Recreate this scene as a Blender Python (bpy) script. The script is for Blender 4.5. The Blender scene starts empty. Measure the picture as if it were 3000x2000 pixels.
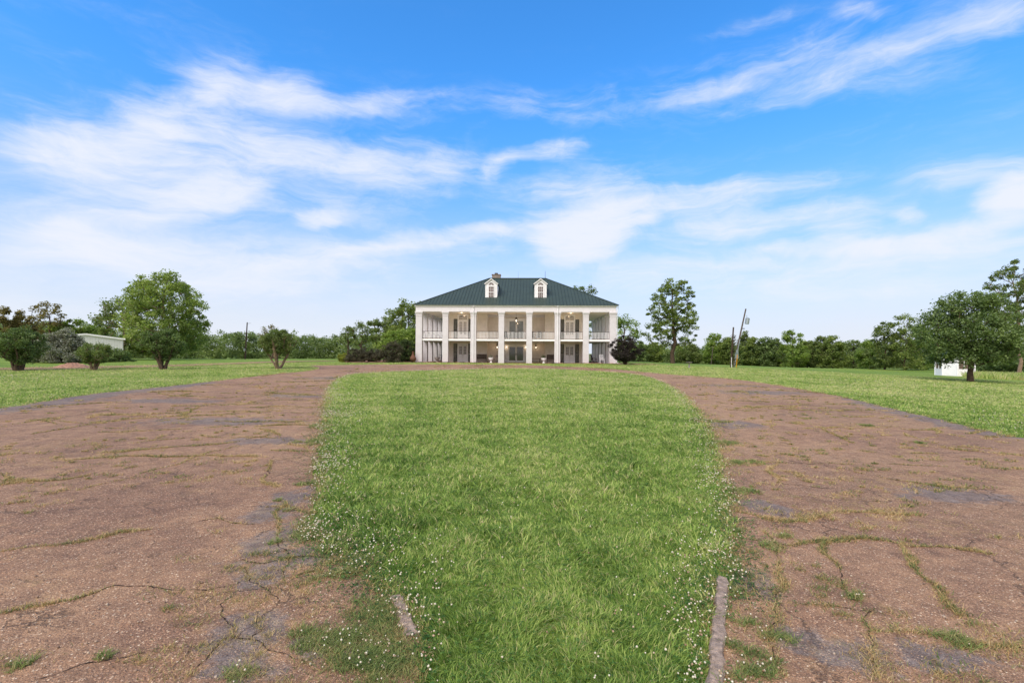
import bpy, math, random
import numpy as np
from mathutils import Vector
R = math.radians
sc = bpy.context.scene
COL = sc.collection

# ------------------------------------------------------------------ camera
F, CX, HY, ROLL, CH = 1450.0, 1500.0, 1033.0, 0.0065, 2.0
cam = bpy.data.objects.new('camera', bpy.data.cameras.new('camera')); COL.objects.link(cam)
cam.data.sensor_width = 36; cam.data.lens = F / 3000 * 36
cam.data.shift_y = (HY - 1000) / 3000
cam.data.clip_start = .05; cam.data.clip_end = 6000
cam.location = (0, 0, CH); cam.rotation_euler = (math.pi / 2, -ROLL, 0)
sc.camera = cam
sc.view_settings.view_transform = 'Standard'; sc.view_settings.look = 'None'
sc.view_settings.gamma = 1; sc.view_settings.exposure = 0.75

def C(h):
    h = h.lstrip('#'); v = [int(h[i:i + 2], 16) / 255 for i in (0, 2, 4)]
    return tuple((c / 12.92 if c <= .04045 else ((c + .055) / 1.055) ** 2.4) for c in v) + (1,)

class NT:
    """tiny node-tree helper"""
    def __init__(s, tree): s.t = tree; s.t.nodes.clear()
    def n(s, typ, ins=None, **kw):
        nd = s.t.nodes.new(typ)
        for k, v in kw.items(): setattr(nd, k, v)
        for k, v in (ins or {}).items(): s.set(nd, k, v)
        return nd
    def set(s, nd, k, v):
        sock = nd.inputs[k]
        if hasattr(v, 'outputs'): v = v.outputs[0]
        if isinstance(v, bpy.types.NodeSocket): s.t.links.new(v, sock)
        else: sock.default_value = v
    def math(s, op, a, b=0.0, c=0.0, clamp=False):
        nd = s.n('ShaderNodeMath', operation=op, use_clamp=clamp)
        s.set(nd, 0, a); s.set(nd, 1, b); s.set(nd, 2, c)
        return nd.outputs[0]
    def mix(s, f, a, b, bt='MIX'):
        nd = s.n('ShaderNodeMix', data_type='RGBA', blend_type=bt)
        s.set(nd, 0, f); s.set(nd, 6, a); s.set(nd, 7, b)
        return nd.outputs[2]
    def noise(s, vec, scale, detail=3, rough=.5, dist=0.0, col=False):
        nd = s.n('ShaderNodeTexNoise', {'Scale': scale, 'Detail': detail, 'Roughness': rough, 'Distortion': dist})
        if vec is not None: s.set(nd, 'Vector', vec)
        return nd.outputs[1 if col else 0]
    def ramp(s, f, stops, interp='LINEAR'):
        nd = s.n('ShaderNodeValToRGB'); s.set(nd, 0, f)
        cr = nd.color_ramp; cr.interpolation = interp
        while len(cr.elements) > 1: cr.elements.remove(cr.elements[-1])
        cr.elements[0].position = stops[0][0]; cr.elements[0].color = stops[0][1]
        for p, c in stops[1:]:
            e = cr.elements.new(p); e.color = c
        return nd.outputs[0]
    def step(s, f, lo, hi):
        nd = s.n('ShaderNodeMapRange', {'From Min': lo, 'From Max': hi}, interpolation_type='SMOOTHSTEP')
        s.set(nd, 0, f); return nd.outputs[0]

# ------------------------------------------------------------------ sky
SUN_AZ, SUN_EL = R(215), R(46)
W = bpy.data.worlds.new('World'); sc.world = W; W.use_nodes = True
def azel(px, py):
    dx, dy = px - CX, HY - py
    X = dx - ROLL * dy; Z = dy + ROLL * dx
    return math.atan2(X, F), math.atan2(Z, math.hypot(X, F))
def build_sky():
    w = NT(W.node_tree)
    tc = w.n('ShaderNodeTexCoord').outputs['Generated']
    sx = w.n('ShaderNodeSeparateXYZ', {0: tc})
    az = w.math('ARCTAN2', sx.outputs[0], sx.outputs[1])
    el = w.math('ARCSINE', sx.outputs[2])
    P = w.n('ShaderNodeCombineXYZ', {0: az, 1: el}).outputs[0]
    # warp the coordinates so that wisps curl
    wc = w.n('ShaderNodeVectorMath', operation='SUBTRACT'); w.set(wc, 0, w.noise(P, 5.0, 4, .6, col=True)); wc.inputs[1].default_value = (.5, .5, .5)
    ws = w.n('ShaderNodeVectorMath', operation='MULTIPLY'); w.set(ws, 0, wc.outputs[0]); ws.inputs[1].default_value = (.12, .055, 0)
    wa = w.n('ShaderNodeVectorMath', operation='ADD'); w.set(wa, 0, P); w.set(wa, 1, ws.outputs[0])
    PW = wa.outputs[0]
    def streak(x0, y0, x1, y1, th, amp):
        a0, e0 = azel(x0, y0); a1, e1 = azel(x1, y1)
        L = math.hypot(a1 - a0, e1 - e0) / 2 * 1.5; ang = math.atan2(e1 - e0, a1 - a0)
        m = w.n('ShaderNodeMapping', vector_type='TEXTURE'); w.set(m, 0, PW)
        m.inputs['Location'].default_value = ((a0 + a1) / 2, (e0 + e1) / 2, 0)
        m.inputs['Rotation'].default_value = (0, 0, ang)
        m.inputs['Scale'].default_value = (L, th / F, 1)
        g = w.n('ShaderNodeTexGradient', gradient_type='SPHERICAL'); w.set(g, 0, m)
        s_ = w.n('ShaderNodeMapRange', {'To Max': amp}, interpolation_type='SMOOTHSTEP'); w.set(s_, 0, g.outputs['Fac'])
        return s_.outputs[0]
    S = 1.2755
    L = [  # 2352-wide photograph coordinates: x0,y0,x1,y1,thickness,amount
        (-80, 360, 620, 330, 90, .34), (250, 330, 520, 190, 80, .45), (430, 185, 740, 225, 75, .45), (350, 400, 1060, 375, 90, .5), (120, 560, 640, 405, 60, .4),
        (-50, 350, 400, 420, 110, .3), (-80, 540, 500, 560, 60, .4), (850, 235, 1560, 215, 45, .2), (1250, 240, 2000, 120, 60, .22), (1600, 190, 2400, 10, 100, .33), (2050, 70, 2400, 0, 70, .15),
        (1150, 420, 1480, 400, 55, .35), (1150, 520, 1860, 415, 50, .35), (1480, 545, 2080, 470, 45, .3), (1700, 600, 2400, 520, 40, .4), (600, 590, 1300, 530, 50, .4), (0, 600, 900, 620, 60, .6), (1300, 630, 2400, 600, 60, .6),
        # cores and thin streaks
        (430, 205, 560, 165, 40, .8), (560, 170, 735, 235, 40, .75), (260, 340, 430, 235, 44, .55), (-60, 350, 320, 335, 42, .6), (560, 345, 1080, 385, 40, .7), (300, 508, 640, 405, 34, .8), (250, 400, 600, 380, 60, .5),
        (700, 242, 1020, 215, 24, .5), (430, 300, 700, 330, 40, .45), (1090, 405, 1200, 350, 30, .7), (1180, 355, 1345, 330, 22, .8), (1230, 440, 1420, 415, 45, .6), (1225, 560, 1435, 535, 56, 3.2), (1200, 520, 1500, 440, 34, .7),
        (1480, 440, 1870, 410, 22, .7), (1300, 480, 1850, 430, 26, .6), (850, 570, 1200, 520, 26, .8), (600, 600, 900, 560, 26, .6), (1490, 550, 1800, 500, 38, .9), (1750, 510, 2090, 470, 24, .7), (1440, 515, 1510, 505, 18, .9),
        (1850, 532, 2010, 525, 24, .8), (1700, 570, 2352, 545, 18, .6), (2060, 500, 2140, 492, 16, .8), (2120, 540, 2400, 500, 22, .7), (2245, 465, 2420, 460, 42, 2.8), (690, 506, 800, 498, 24, 1.3),
        (1500, 235, 1860, 135, 22, .3), (1800, 145, 2400, 25, 26, .42), (1600, 85, 1830, 38, 16, .35), (1930, 25, 2080, 45, 16, .4), (2180, 60, 2400, 20, 30, .5), (2050, 430, 2400, 360, 30, .4), (0, 270, 300, 285, 40, .35), (700, 440, 860, 520, 36, .4), (60, 540, 300, 500, 30, .5)]
    tot = None
    for l in L:
        v = streak(*[c * S for c in l[:4]], l[4] * S * 1.25, l[5])
        tot = v if tot is None else w.math('MAXIMUM', tot, v) if False else w.math('ADD', tot, v)
    def wnoise(rot, sc_, scale, det, rough, dist):
        mp = w.n('ShaderNodeMapping'); w.set(mp, 0, PW); mp.inputs['Rotation'].default_value = (0, 0, R(rot)); mp.inputs['Scale'].default_value = sc_
        return w.noise(mp, scale, det, rough, dist)
    n1 = wnoise(-13, (1.0, 5.5, 1), 3.4, 12, .62, .5)      # long fibres
    n2 = wnoise(-24, (1.0, 3.0, 1), 7.0, 12, .68, .8)      # torn edges
    n3 = wnoise(-8, (1.0, 2.0, 1), 2.0, 5, .55, .3)        # large gaps
    nn = w.math('ADD', w.math('MULTIPLY', n1, .46), w.math('ADD', w.math('MULTIPLY', n2, .30), w.math('MULTIPLY', n3, .24)))
    nn = w.math('MULTIPLY', w.math('SUBTRACT', nn, .5), 3.4)
    veil = w.math('MULTIPLY', w.step(el, .75, .25), w.math('ADD', .16, w.math('MULTIPLY', w.step(az, .3, -.7), .08)))
    tt = w.math('MULTIPLY', w.math('SUBTRACT', 1.0, w.math('POWER', 2.718, w.math('MULTIPLY', tot, -.95))), 1.05)
    dens = w.math('ADD', w.math('ADD', tt, veil), nn)
    cloud = w.math('MULTIPLY', w.step(dens, .0, 1.2), .93)
    cloud = w.math('MULTIPLY', cloud, w.step(w.math('ADD', tt, veil), .0, .35))
    # unseen cloud cover added behind the camera and overhead as neutral fill light
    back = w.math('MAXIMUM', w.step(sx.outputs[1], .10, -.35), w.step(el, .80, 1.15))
    # whitening towards the horizon
    he = w.math('DIVIDE', w.math('MAXIMUM', el, 0.0), .215)
    haze = w.math('POWER', 2.718, w.math('MULTIPLY', w.math('MULTIPLY', he, he), -1.0))
    haze = w.math('MULTIPLY', haze, w.math('ADD', .93, w.math('MULTIPLY', w.noise(P, 2.2, 5, .6), .25)))
    sky = w.n('ShaderNodeTexSky', sky_type='NISHITA', sun_disc=False, sun_elevation=SUN_EL, sun_rotation=SUN_AZ,
              air_density=1.0, dust_density=.6, ozone_density=1.6)
    blue = w.mix(1.0, sky.outputs[0], w.mix(w.step(el, .05, .5), (.42, 1.02, 1.75, 1), (.58, 1.68, 2.6, 1)), 'MULTIPLY')
    hz = w.mix(w.math('MULTIPLY', haze, .93, clamp=True), blue, (6.8, 7.2, 8.1, 1))
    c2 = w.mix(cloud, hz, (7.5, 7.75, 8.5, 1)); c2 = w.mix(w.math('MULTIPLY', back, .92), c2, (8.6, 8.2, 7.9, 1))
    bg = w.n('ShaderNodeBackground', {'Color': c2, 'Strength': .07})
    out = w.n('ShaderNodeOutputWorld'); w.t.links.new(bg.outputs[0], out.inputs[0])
build_sky()
W.cycles.sampling_method = 'MANUAL'; W.cycles.sample_map_resolution = 512

sun = bpy.data.objects.new('sun', bpy.data.lights.new('sun', 'SUN')); COL.objects.link(sun)
sun.data.energy = 2.0; sun.data.angle = R(40); sun.data.color = (1, .93, .85)
sd = Vector((math.sin(SUN_AZ) * math.cos(SUN_EL), math.cos(SUN_AZ) * math.cos(SUN_EL), math.sin(SUN_EL)))
sun.rotation_euler = sd.to_track_quat('Z', 'Y').to_euler()

# ------------------------------------------------------------------ terrain height and photo -> ground helpers
def sst(t):
    t = np.clip(t, 0, 1); return t * t * (3 - 2 * t)
def gz(x, y):
    x = np.asarray(x, float); y = np.asarray(y, float)
    z = .7 * sst((y - 4) / 56)
    z = z - 1.35 * sst((x - 9) / 60) * sst((y + 10) / 40)
    z = z - .25 * sst((-x - 15) / 60)
    z = z - 3.0 * sst((y - 88) / 110)
    z = z + .03 * np.sin(x * .31 + 1) * np.sin(y * .27 + 2) * sst((y - 2) / 10)
    return z
def ray(px, py):
    dx, dy = px - CX, HY - py
    return (dx - ROLL * dy) / F, (dy + ROLL * dx) / F
def at(px, py):
    """the point of the ground seen at a photograph pixel"""
    rx, rz = ray(px, py)
    lo, hi = .5, 120.0; d = lo; step = .25
    while d < hi and CH + rz * d > float(gz(rx * d, d)): d += step
    a, b = d - step, d
    for _ in range(25):
        m = (a + b) / 2
        if CH + rz * m > float(gz(rx * m, m)): a = m
        else: b = m
    return Vector((rx * b, b, float(gz(rx * b, b))))
def atD(px, D, py=1050):
    rx, _ = ray(px, py); return Vector((rx * D, D, float(gz(rx * D, D))))

# ------------------------------------------------------------------ object helpers
def tag(o, label=None, cat=None, group=None, kind=None):
    if label: o['label'] = label
    if cat: o['category'] = cat
    if group: o['group'] = group
    if kind: o['kind'] = kind
    return o
def empty(name, loc, rz=0.0, **kw):
    o = bpy.data.objects.new(name, None); COL.objects.link(o)
    o.location = loc; o.rotation_euler = (0, 0, rz); o.empty_display_size = .2
    return tag(o, **kw)
def np_mesh(name, V, Fs, mat, parent=None, smooth=False):
    """V (n,3); Fs list of (m,k) index arrays"""
    me = bpy.data.meshes.new(name); V = np.asarray(V, np.float32)
    me.vertices.add(len(V)); me.vertices.foreach_set('co', V.ravel())
    Fs = [np.asarray(f, np.int32) for f in Fs if len(f)]
    nl = sum(f.size for f in Fs); nf = sum(len(f) for f in Fs)
    me.loops.add(nl); me.loops.foreach_set('vertex_index', np.concatenate([f.ravel() for f in Fs]))
    me.polygons.add(nf)
    tot = np.concatenate([np.full(len(f), f.shape[1], np.int32) for f in Fs])
    st = np.concatenate([[0], np.cumsum(tot)[:-1]]).astype(np.int32)
    me.polygons.foreach_set('loop_start', st); me.polygons.foreach_set('loop_total', tot)
    if smooth: me.polygons.foreach_set('use_smooth', np.ones(nf, bool))
    me.update(calc_edges=True)
    if mat: me.materials.append(mat)
    o = bpy.data.objects.new(name, me); COL.objects.link(o)
    if parent: o.parent = parent
    return o
class MB:
    def __init__(s): s.v = []; s.f = []
    def add(s, vs, fs):
        b = len(s.v); s.v += [tuple(v) for v in vs]; s.f += [tuple(b + i for i in f) for f in fs]; return s
    def box(s, x0, x1, y0, y1, z0, z1):
        vs = [(x0, y0, z0), (x1, y0, z0), (x1, y1, z0), (x0, y1, z0), (x0, y0, z1), (x1, y0, z1), (x1, y1, z1), (x0, y1, z1)]
        return s.add(vs, [(3, 2, 1, 0), (4, 5, 6, 7), (0, 1, 5, 4), (1, 2, 6, 5), (2, 3, 7, 6), (3, 0, 4, 7)])
    def bar(s, a, b, w, h, up=(0, 0, 1)):
        """box beam from a to b, w wide and h high"""
        a, b = Vector(a), Vector(b); d = (b - a).normalized(); up = Vector(up)
        sd_ = d.cross(up)
        if sd_.length < 1e-4: sd_ = d.cross(Vector((0, 1, 0)))
        sd_.normalize(); u = sd_.cross(d).normalized()
        vs = [p + sd_ * (i * w / 2) + u * (j * h / 2) for p in (a, b) for i, j in ((-1, -1), (1, -1), (1, 1), (-1, 1))]
        return s.add(vs, [(0, 1, 2, 3), (7, 6, 5, 4), (0, 4, 5, 1), (1, 5, 6, 2), (2, 6, 7, 3), (3, 7, 4, 0)])
    def stack(s, cx, cy, secs, n=4, rot=None):
        """stacked n-gon sections [(z, half size)]"""
        rot = math.pi / n if rot is None else rot; k = 1 / math.cos(math.pi / n) if n == 4 else 1
        vs = []
        for z, r in secs:
            for i in range(n):
                a = rot + 2 * math.pi * i / n; vs.append((cx + r * k * math.cos(a), cy + r * k * math.sin(a), z))
        fs = [(tuple(range(n))[::-1]), tuple(range((len(secs) - 1) * n, len(secs) * n))]
        for j in range(len(secs) - 1):
            for i in range(n):
                a, b = j * n + i, j * n + (i + 1) % n; fs.append((a, b, b + n, a + n))
        return s.add(vs, fs)
    def tube(s, pts, rads, n=8, cap=True):
        pts = [Vector(p) for p in pts]
        if isinstance(rads, (int, float)): rads = [rads] * len(pts)
        vs = []; prev = None
        for i, p in enumerate(pts):
            d = (pts[min(i + 1, len(pts) - 1)] - pts[max(i - 1, 0)]).normalized()
            if prev is None:
                u = d.cross(Vector((0, 1, .13))).normalized()
            else:
                u = (prev - d * prev.dot(d)).normalized()
            prev = u; w_ = d.cross(u)
            for k in range(n):
                a = 2 * math.pi * k / n; vs.append(p + (u * math.cos(a) + w_ * math.sin(a)) * rads[i])
        fs = []
        for j in range(len(pts) - 1):
            for k in range(n):
                a, b = j * n + k, j * n + (k + 1) % n; fs.append((a, b, b + n, a + n))
        if cap: fs += [tuple(range(n))[::-1], tuple(range((len(pts) - 1) * n, len(pts) * n))]
        return s.add(vs, fs)
    def build(s, name, mat, parent=None, smooth=False, bevel=0, loc=None):
        me = bpy.data.meshes.new(name); me.from_pydata(s.v, [], s.f); me.update()
        if smooth:
            me.polygons.foreach_set('use_smooth', [True] * len(me.polygons))
        if mat: me.materials.append(mat)
        o = bpy.data.objects.new(name, me); COL.objects.link(o)
        if parent: o.parent = parent
        if loc is not None: o.location = loc
        if bevel:
            m = o.modifiers.new('b', 'BEVEL'); m.width = bevel; m.segments = 2; m.limit_method = 'ANGLE'
        return o
def kids(o): return [c for c in bpy.data.objects if c.parent == o]
def copy_tree(o, parent=None):
    c = o.copy(); COL.objects.link(c)
    if parent: c.parent = parent
    for ch in kids(o): copy_tree(ch, c)
    return c

# ------------------------------------------------------------------ materials
def mat(name, col, rough=.7, spec=.3, metal=0, var=.12, scale=3, bump=0.0, bscale=40, det=4):
    m = bpy.data.materials.new(name); m.use_nodes = True; t = NT(m.node_tree)
    tc = t.n('ShaderNodeTexCoord').outputs['Object']
    c = col if len(col) == 4 else tuple(col) + (1,)
    nz = t.noise(tc, scale, det, .6)
    hi = tuple(min(1, v * (1 + var)) for v in c[:3]) + (1,); lo = tuple(v * (1 - var) for v in c[:3]) + (1,)
    cc = t.ramp(nz, [(.3, lo), (.7, hi)])
    p = t.n('ShaderNodeBsdfPrincipled', {'Base Color': cc, 'Roughness': rough, 'Specular IOR Level': spec, 'Metallic': metal})
    if bump:
        b = t.n('ShaderNodeBump', {'Strength': bump, 'Distance': .02, 'Height': t.noise(tc, bscale, 3)}); t.set(p, 'Normal', b)
    o = t.n('ShaderNodeOutputMaterial'); t.set(o, 0, p)
    return m
def emit_mat(name, col, st):
    m = bpy.data.materials.new(name); m.use_nodes = True; t = NT(m.node_tree)
    e = t.n('ShaderNodeEmission', {'Color': col, 'Strength': st}); o = t.n('ShaderNodeOutputMaterial'); t.set(o, 0, e); return m
def brick_paint(name, col):
    m = bpy.data.materials.new(name); m.use_nodes = True; t = NT(m.node_tree)
    tc = t.n('ShaderNodeTexCoord').outputs['Object']; s_ = t.n('ShaderNodeSeparateXYZ', {0: tc})
    v = t.n('ShaderNodeCombineXYZ', {0: t.math('ADD', s_.outputs[0], s_.outputs[1]), 1: s_.outputs[2]})
    b = t.n('ShaderNodeTexBrick', {'Vector': v, 'Color1': (1, 1, 1, 1), 'Color2': (.88, .88, .88, 1), 'Mortar': (.55, .55, .55, 1), 'Scale': 1, 'Mortar Size': .008, 'Brick Width': .22, 'Row Height': .078})
    st = t.noise(tc, 1.3, 5, .65)
    base = t.mix(1.0, col, t.ramp(st, [(.3, (.86, .85, .83, 1)), (.65, (1, 1, 1, 1))]), 'MULTIPLY')
    base = t.mix(.35, base, t.mix(1, base, b.outputs[0], 'MULTIPLY'))
    # splash-back soiling at the foot of the wall
    foot = t.math('MULTIPLY', t.step(s_.outputs[2], .7, -.05), t.noise(tc, 4, 4, .7))
    base = t.mix(t.math('MULTIPLY', foot, .45), base, C('8a7664'))
    bp = t.n('ShaderNodeBump', {'Strength': .35, 'Distance': .01, 'Height': b.outputs[0]})
    p = t.n('ShaderNodeBsdfPrincipled', {'Base Color': base, 'Roughness': .75, 'Specular IOR Level': .25, 'Normal': bp})
    o = t.n('ShaderNodeOutputMaterial'); t.set(o, 0, p); return m
def leaf_mat(name, c_lo, c_mid, c_hi, trans=.35, nscale=.5, tip=None):
    m = bpy.data.materials.new(name); m.use_nodes = True; t = NT(m.node_tree)
    tc = t.n('ShaderNodeTexCoord').outputs['Object']; g = t.n('ShaderNodeNewGeometry')
    nz = t.noise(tc, nscale, 3, .6)
    f = t.math('ADD', t.math('MULTIPLY', g.outputs['Random Per Island'], .5), t.math('MULTIPLY', t.math('SUBTRACT', nz, .25), 1.0))
    cc = t.ramp(f, [(.15, c_lo), (.5, c_mid), (.9, c_hi)])
    d = t.n('ShaderNodeBsdfPrincipled', {'Base Color': cc, 'Roughness': .65, 'Specular IOR Level': .25})
    tr = t.n('ShaderNodeBsdfTranslucent', {'Color': t.mix(1, cc, (1.25, 1.35, .6, 1), 'MULTIPLY')})
    mx = t.n('ShaderNodeMixShader', {0: trans}); t.set(mx, 1, d); t.set(mx, 2, tr)
    o = t.n('ShaderNodeOutputMaterial'); t.set(o, 0, mx); return m

M = {}
M['white_brick'] = brick_paint('white_brick', (.73, .69, .73, 1))
M['cream_wall'] = brick_paint('cream_wall', (.90, .81, .74, 1))
M['trim'] = mat('trim', (.76, .72, .76), .55, .3, var=.05, scale=2)
M['white_paint'] = mat('white_paint', (.88, .86, .88), .5, .35, var=.05)
M['ceil'] = mat('ceil', (.86, .77, .67), .8, .2, var=.05)
M['roof'] = mat('roof', (.036, .056, .048), .55, .3, metal=.0, var=.12, scale=.8)
M['seam'] = mat('seam', (.018, .032, .028), .45, .4, var=.1)
M['shutter'] = mat('shutter', C('#2b3436'), .55, .3, var=.12)
M['rail_dark'] = mat('rail_dark', C('#3b2f2c'), .5, .3)
M['wood_dark'] = mat('wood_dark', C('#3e2c27'), .6, .3, var=.25, scale=12)
M['wood_brown'] = mat('wood_brown', C('#5a3f34'), .7, .3, var=.25, scale=12)
M['iron'] = mat('iron', C('#1c1c1e'), .5, .4)
M['stone'] = mat('stone', C('#8f8782'), .85, .2, var=.3, scale=8, bump=.4)
M['chim'] = mat('chim', C('#8d8078'), .9, .2, var=.45, scale=5, bump=.6, bscale=18)
M['concrete'] = mat('concrete', (.34, .255, .205), .9, .2, var=.5, scale=22, bump=1.0, bscale=90, det=9)
M['terracotta'] = mat('terracotta', (.16, .075, .05), .8, .2, var=.2)
M['brick_red'] = mat('brick_red', C('#7a4b40'), .85, .2, var=.3, scale=9, bump=.4)
M['floor'] = mat('floor', C('#7c5a4c'), .8, .2, var=.2, scale=5)
M['steel'] = mat('steel', C('#9aa3a8'), .45, .4, metal=.5, var=.1)
M['metal_wall'] = mat('metal_wall', C('#d6d6d6'), .5, .3, var=.06)
M['pole'] = mat('pole', C('#4a3c34'), .85, .2, var=.35, scale=6, bump=.4)
M['pole_grey'] = mat('pole_grey', C('#5d534b'), .85, .2, var=.35, scale=6, bump=.4)
M['yellow'] = mat('yellow', C('#c98a1e'), .6, .3)
M['bark'] = mat('bark', C('#5a4a3f'), .9, .15, var=.4, scale=5, bump=.6, bscale=12)
M['bark_pale'] = mat('bark_pale', C('#85705f'), .9, .15, var=.4, scale=5, bump=.6, bscale=12)
M['lamp'] = emit_mat('lamp', (1, .86, .66, 1), 2.4)
M['curtain'] = mat('curtain', C('#b9b4b3'), .8, .2, var=.15, scale=6)
M['mulch'] = mat('mulch', C('#9a7664'), .9, .15, var=.5, scale=6, bump=.8, bscale=25, det=8)
M['soil'] = mat('soil', C('#3a2e28'), .95, .1, var=.4, scale=20)
def glass(name, col, rough=.06):
    m = bpy.data.materials.new(name); m.use_nodes = True; t = NT(m.node_tree)
    tc = t.n('ShaderNodeTexCoord').outputs['Object']
    cc = t.ramp(t.noise(tc, 2.2, 3), [(.35, tuple(v * .7 for v in col[:3]) + (1,)), (.65, col)])
    p = t.n('ShaderNodeBsdfPrincipled', {'Base Color': cc, 'Roughness': rough, 'Specular IOR Level': .9})
    o = t.n('ShaderNodeOutputMaterial'); t.set(o, 0, p); return m
M['glass_dark'] = glass('glass_dark', C('#4d4a4c'))
M['glass_pale'] = glass('glass_pale', C('#7f8382'), .15)
M['glass_warm'] = glass('glass_warm', C('#6b5650'), .12)
def leaves3(name, dark, middle, light, trans, nscale):
    M[name] = leaf_mat(name, tuple(dark) + (1,), tuple(middle) + (1,), tuple(light) + (1,), trans, nscale)
leaves3('lf_mid', (.085, .12, .035), (.19, .25, .07), (.38, .43, .13), .40, .35)
leaves3('lf_light', (.10, .16, .04), (.23, .32, .08), (.42, .50, .15), .45, .40)
leaves3('lf_big', (.12, .165, .05), (.25, .32, .10), (.43, .49, .17), .45, .30)
leaves3('lf_dark', (.065, .10, .04), (.14, .20, .07), (.29, .37, .13), .30, .50)
leaves3('lf_deep', (.03, .045, .018), (.065, .10, .035), (.16, .22, .075), .25, .90)
leaves3('lf_olive', (.08, .11, .04), (.16, .21, .07), (.31, .35, .13), .40, .50)
leaves3('lf_rust', (.12, .10, .045), (.22, .18, .08), (.34, .28, .12), .40, .40)
leaves3('lf_purple', (.022, .018, .017), (.045, .034, .032), (.08, .07, .05), .20, .80)
leaves3('lf_brown', (.05, .048, .036), (.095, .085, .06), (.16, .15, .085), .25, .80)
leaves3('lf_grey', (.12, .13, .10), (.23, .24, .19), (.40, .395, .335), .25, .70)
leaves3('lf_far', (.11, .15, .065), (.20, .265, .105), (.36, .42, .17), .35, .09)  # distant leaves, colour lightened in place of air haze
leaves3('lf_yel', (.14, .16, .03), (.29, .31, .05), (.46, .45, .10), .35, .80)

# ------------------------------------------------------------------ ground: outlines of drive and island
def smooth_loop(pts, n=600):
    P = np.array([(p[0], p[1]) for p in pts]); out = []
    k = len(P); m = n // k + 1
    for i in range(k):
        p0, p1, p2, p3 = P[(i - 1) % k], P[i], P[(i + 1) % k], P[(i + 2) % k]
        for j in range(m):
            t = j / m
            out.append(.5 * ((2 * p1) + (-p0 + p2) * t + (2 * p0 - 5 * p1 + 4 * p2 - p3) * t * t + (-p0 + 3 * p1 - 3 * p2 + p3) * t ** 3))
    return np.array(out)
inner = [(.3, -3.2), (-.3, 1.0), at(1225, 1960), at(1165, 1790), at(1075, 1690), at(905, 1570), at(925, 1450), at(930, 1330), at(945, 1212), at(957, 1140), at(990, 1108), at(1060, 1093), at(1275, 1084.5),
         at(1505, 1079), at(1700, 1084), at(1820, 1092), at(1900, 1104), at(1990, 1143), at(2066, 1224), at(2130, 1403), at(2158, 1594), at(2138, 1740), at(2115, 1990), (.9, 1.0)]
outer = [(0, -9), (-9, -6), (-15.5, 2), (-16.8, 10), at(0, 1196), at(255, 1156), at(510, 1130), at(765, 1100), at(905, 1086), at(935, 1077), at(915, 1071), at(1100, 1068), at(1300, 1067.6),
         at(1500, 1069), at(1690, 1075), at(1800, 1081.5), at(1950, 1096), at(2168, 1113), at(2423, 1154), at(2678, 1212), at(3000, 1283), (13.2, 7), (10, -5)]
PC = np.array([.0, 20.0])
def polar_of(loop):
    d = smooth_loop(loop) - PC; a = np.arctan2(d[:, 1], d[:, 0]); r = np.hypot(d[:, 0], d[:, 1])
    o = np.argsort(a); a, r = a[o], r[o]
    return np.concatenate([a - 2 * np.pi, a, a + 2 * np.pi]), np.tile(r, 3)
IA, IR = polar_of(inner); OA, OR = polar_of(outer)
def rag(a, s, amp):
    return amp * (np.sin(a * 61 * s + 1) * .5 + np.sin(a * 127 * s + 2.2) * .3 + np.sin(a * 263 * s + .4) * .3)
def ring(x, y):
    """(radius, inner radius, outer radius) about the island centre"""
    dx, dy = np.asarray(x, float) - PC[0], np.asarray(y, float) - PC[1]
    a = np.arctan2(dy, dx); r = np.hypot(dx, dy)
    return r, np.interp(a, IA, IR) + rag(a, 1, .10), np.interp(a, OA, OR) + rag(a, 1.3, .12)

# side track far left
trk = [at(-250, 1083), at(60, 1080), at(300, 1076), at(480, 1072), at(640, 1066.5), at(760, 1062), at(880, 1058.5), at(985, 1057)]

def lawn_mat():
    m = bpy.data.materials.new('lawn'); m.use_nodes = True; t = NT(m.node_tree)
    g_ = t.n('ShaderNodeNewGeometry').outputs['Position']
    big = t.noise(g_, .11, 4, .6); mid = t.noise(g_, .9, 5, .65); fine = t.noise(g_, 9, 6, .7); vf = t.noise(g_, 45, 4, .7)
    c1 = t.ramp(t.math('ADD', t.math('MULTIPLY', big, .55), t.math('MULTIPLY', mid, .45)),
                [(.3, C('#5f7a36')), (.47, C('#7d9644')), (.6, C('#98a852')), (.75, C('#aeac6a'))])
    c2 = t.mix(t.step(fine, .42, .62), t.mix(1, c1, (.5, .55, .5, 1), 'MULTIPLY'), c1)
    c3 = t.mix(t.math('MULTIPLY', t.step(vf, .62, .8), .45), c2, C('#a8ac72'))
    # thatch and clay showing through in places
    bare = t.step(t.noise(g_, .35, 6, .7), .66, .78)
    c4 = t.mix(t.math('MULTIPLY', bare, .5), c3, C('#8a7650'))
    h = t.math('ADD', t.math('MULTIPLY', fine, .6), t.math('MULTIPLY', vf, .4))
    bp = t.n('ShaderNodeBump', {'Strength': .9, 'Distance': .08, 'Height': h})
    p = t.n('ShaderNodeBsdfPrincipled', {'Base Color': c4, 'Roughness': .9, 'Specular IOR Level': .1, 'Normal': bp})
    o = t.n('ShaderNodeOutputMaterial'); t.set(o, 0, p); return m
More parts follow.
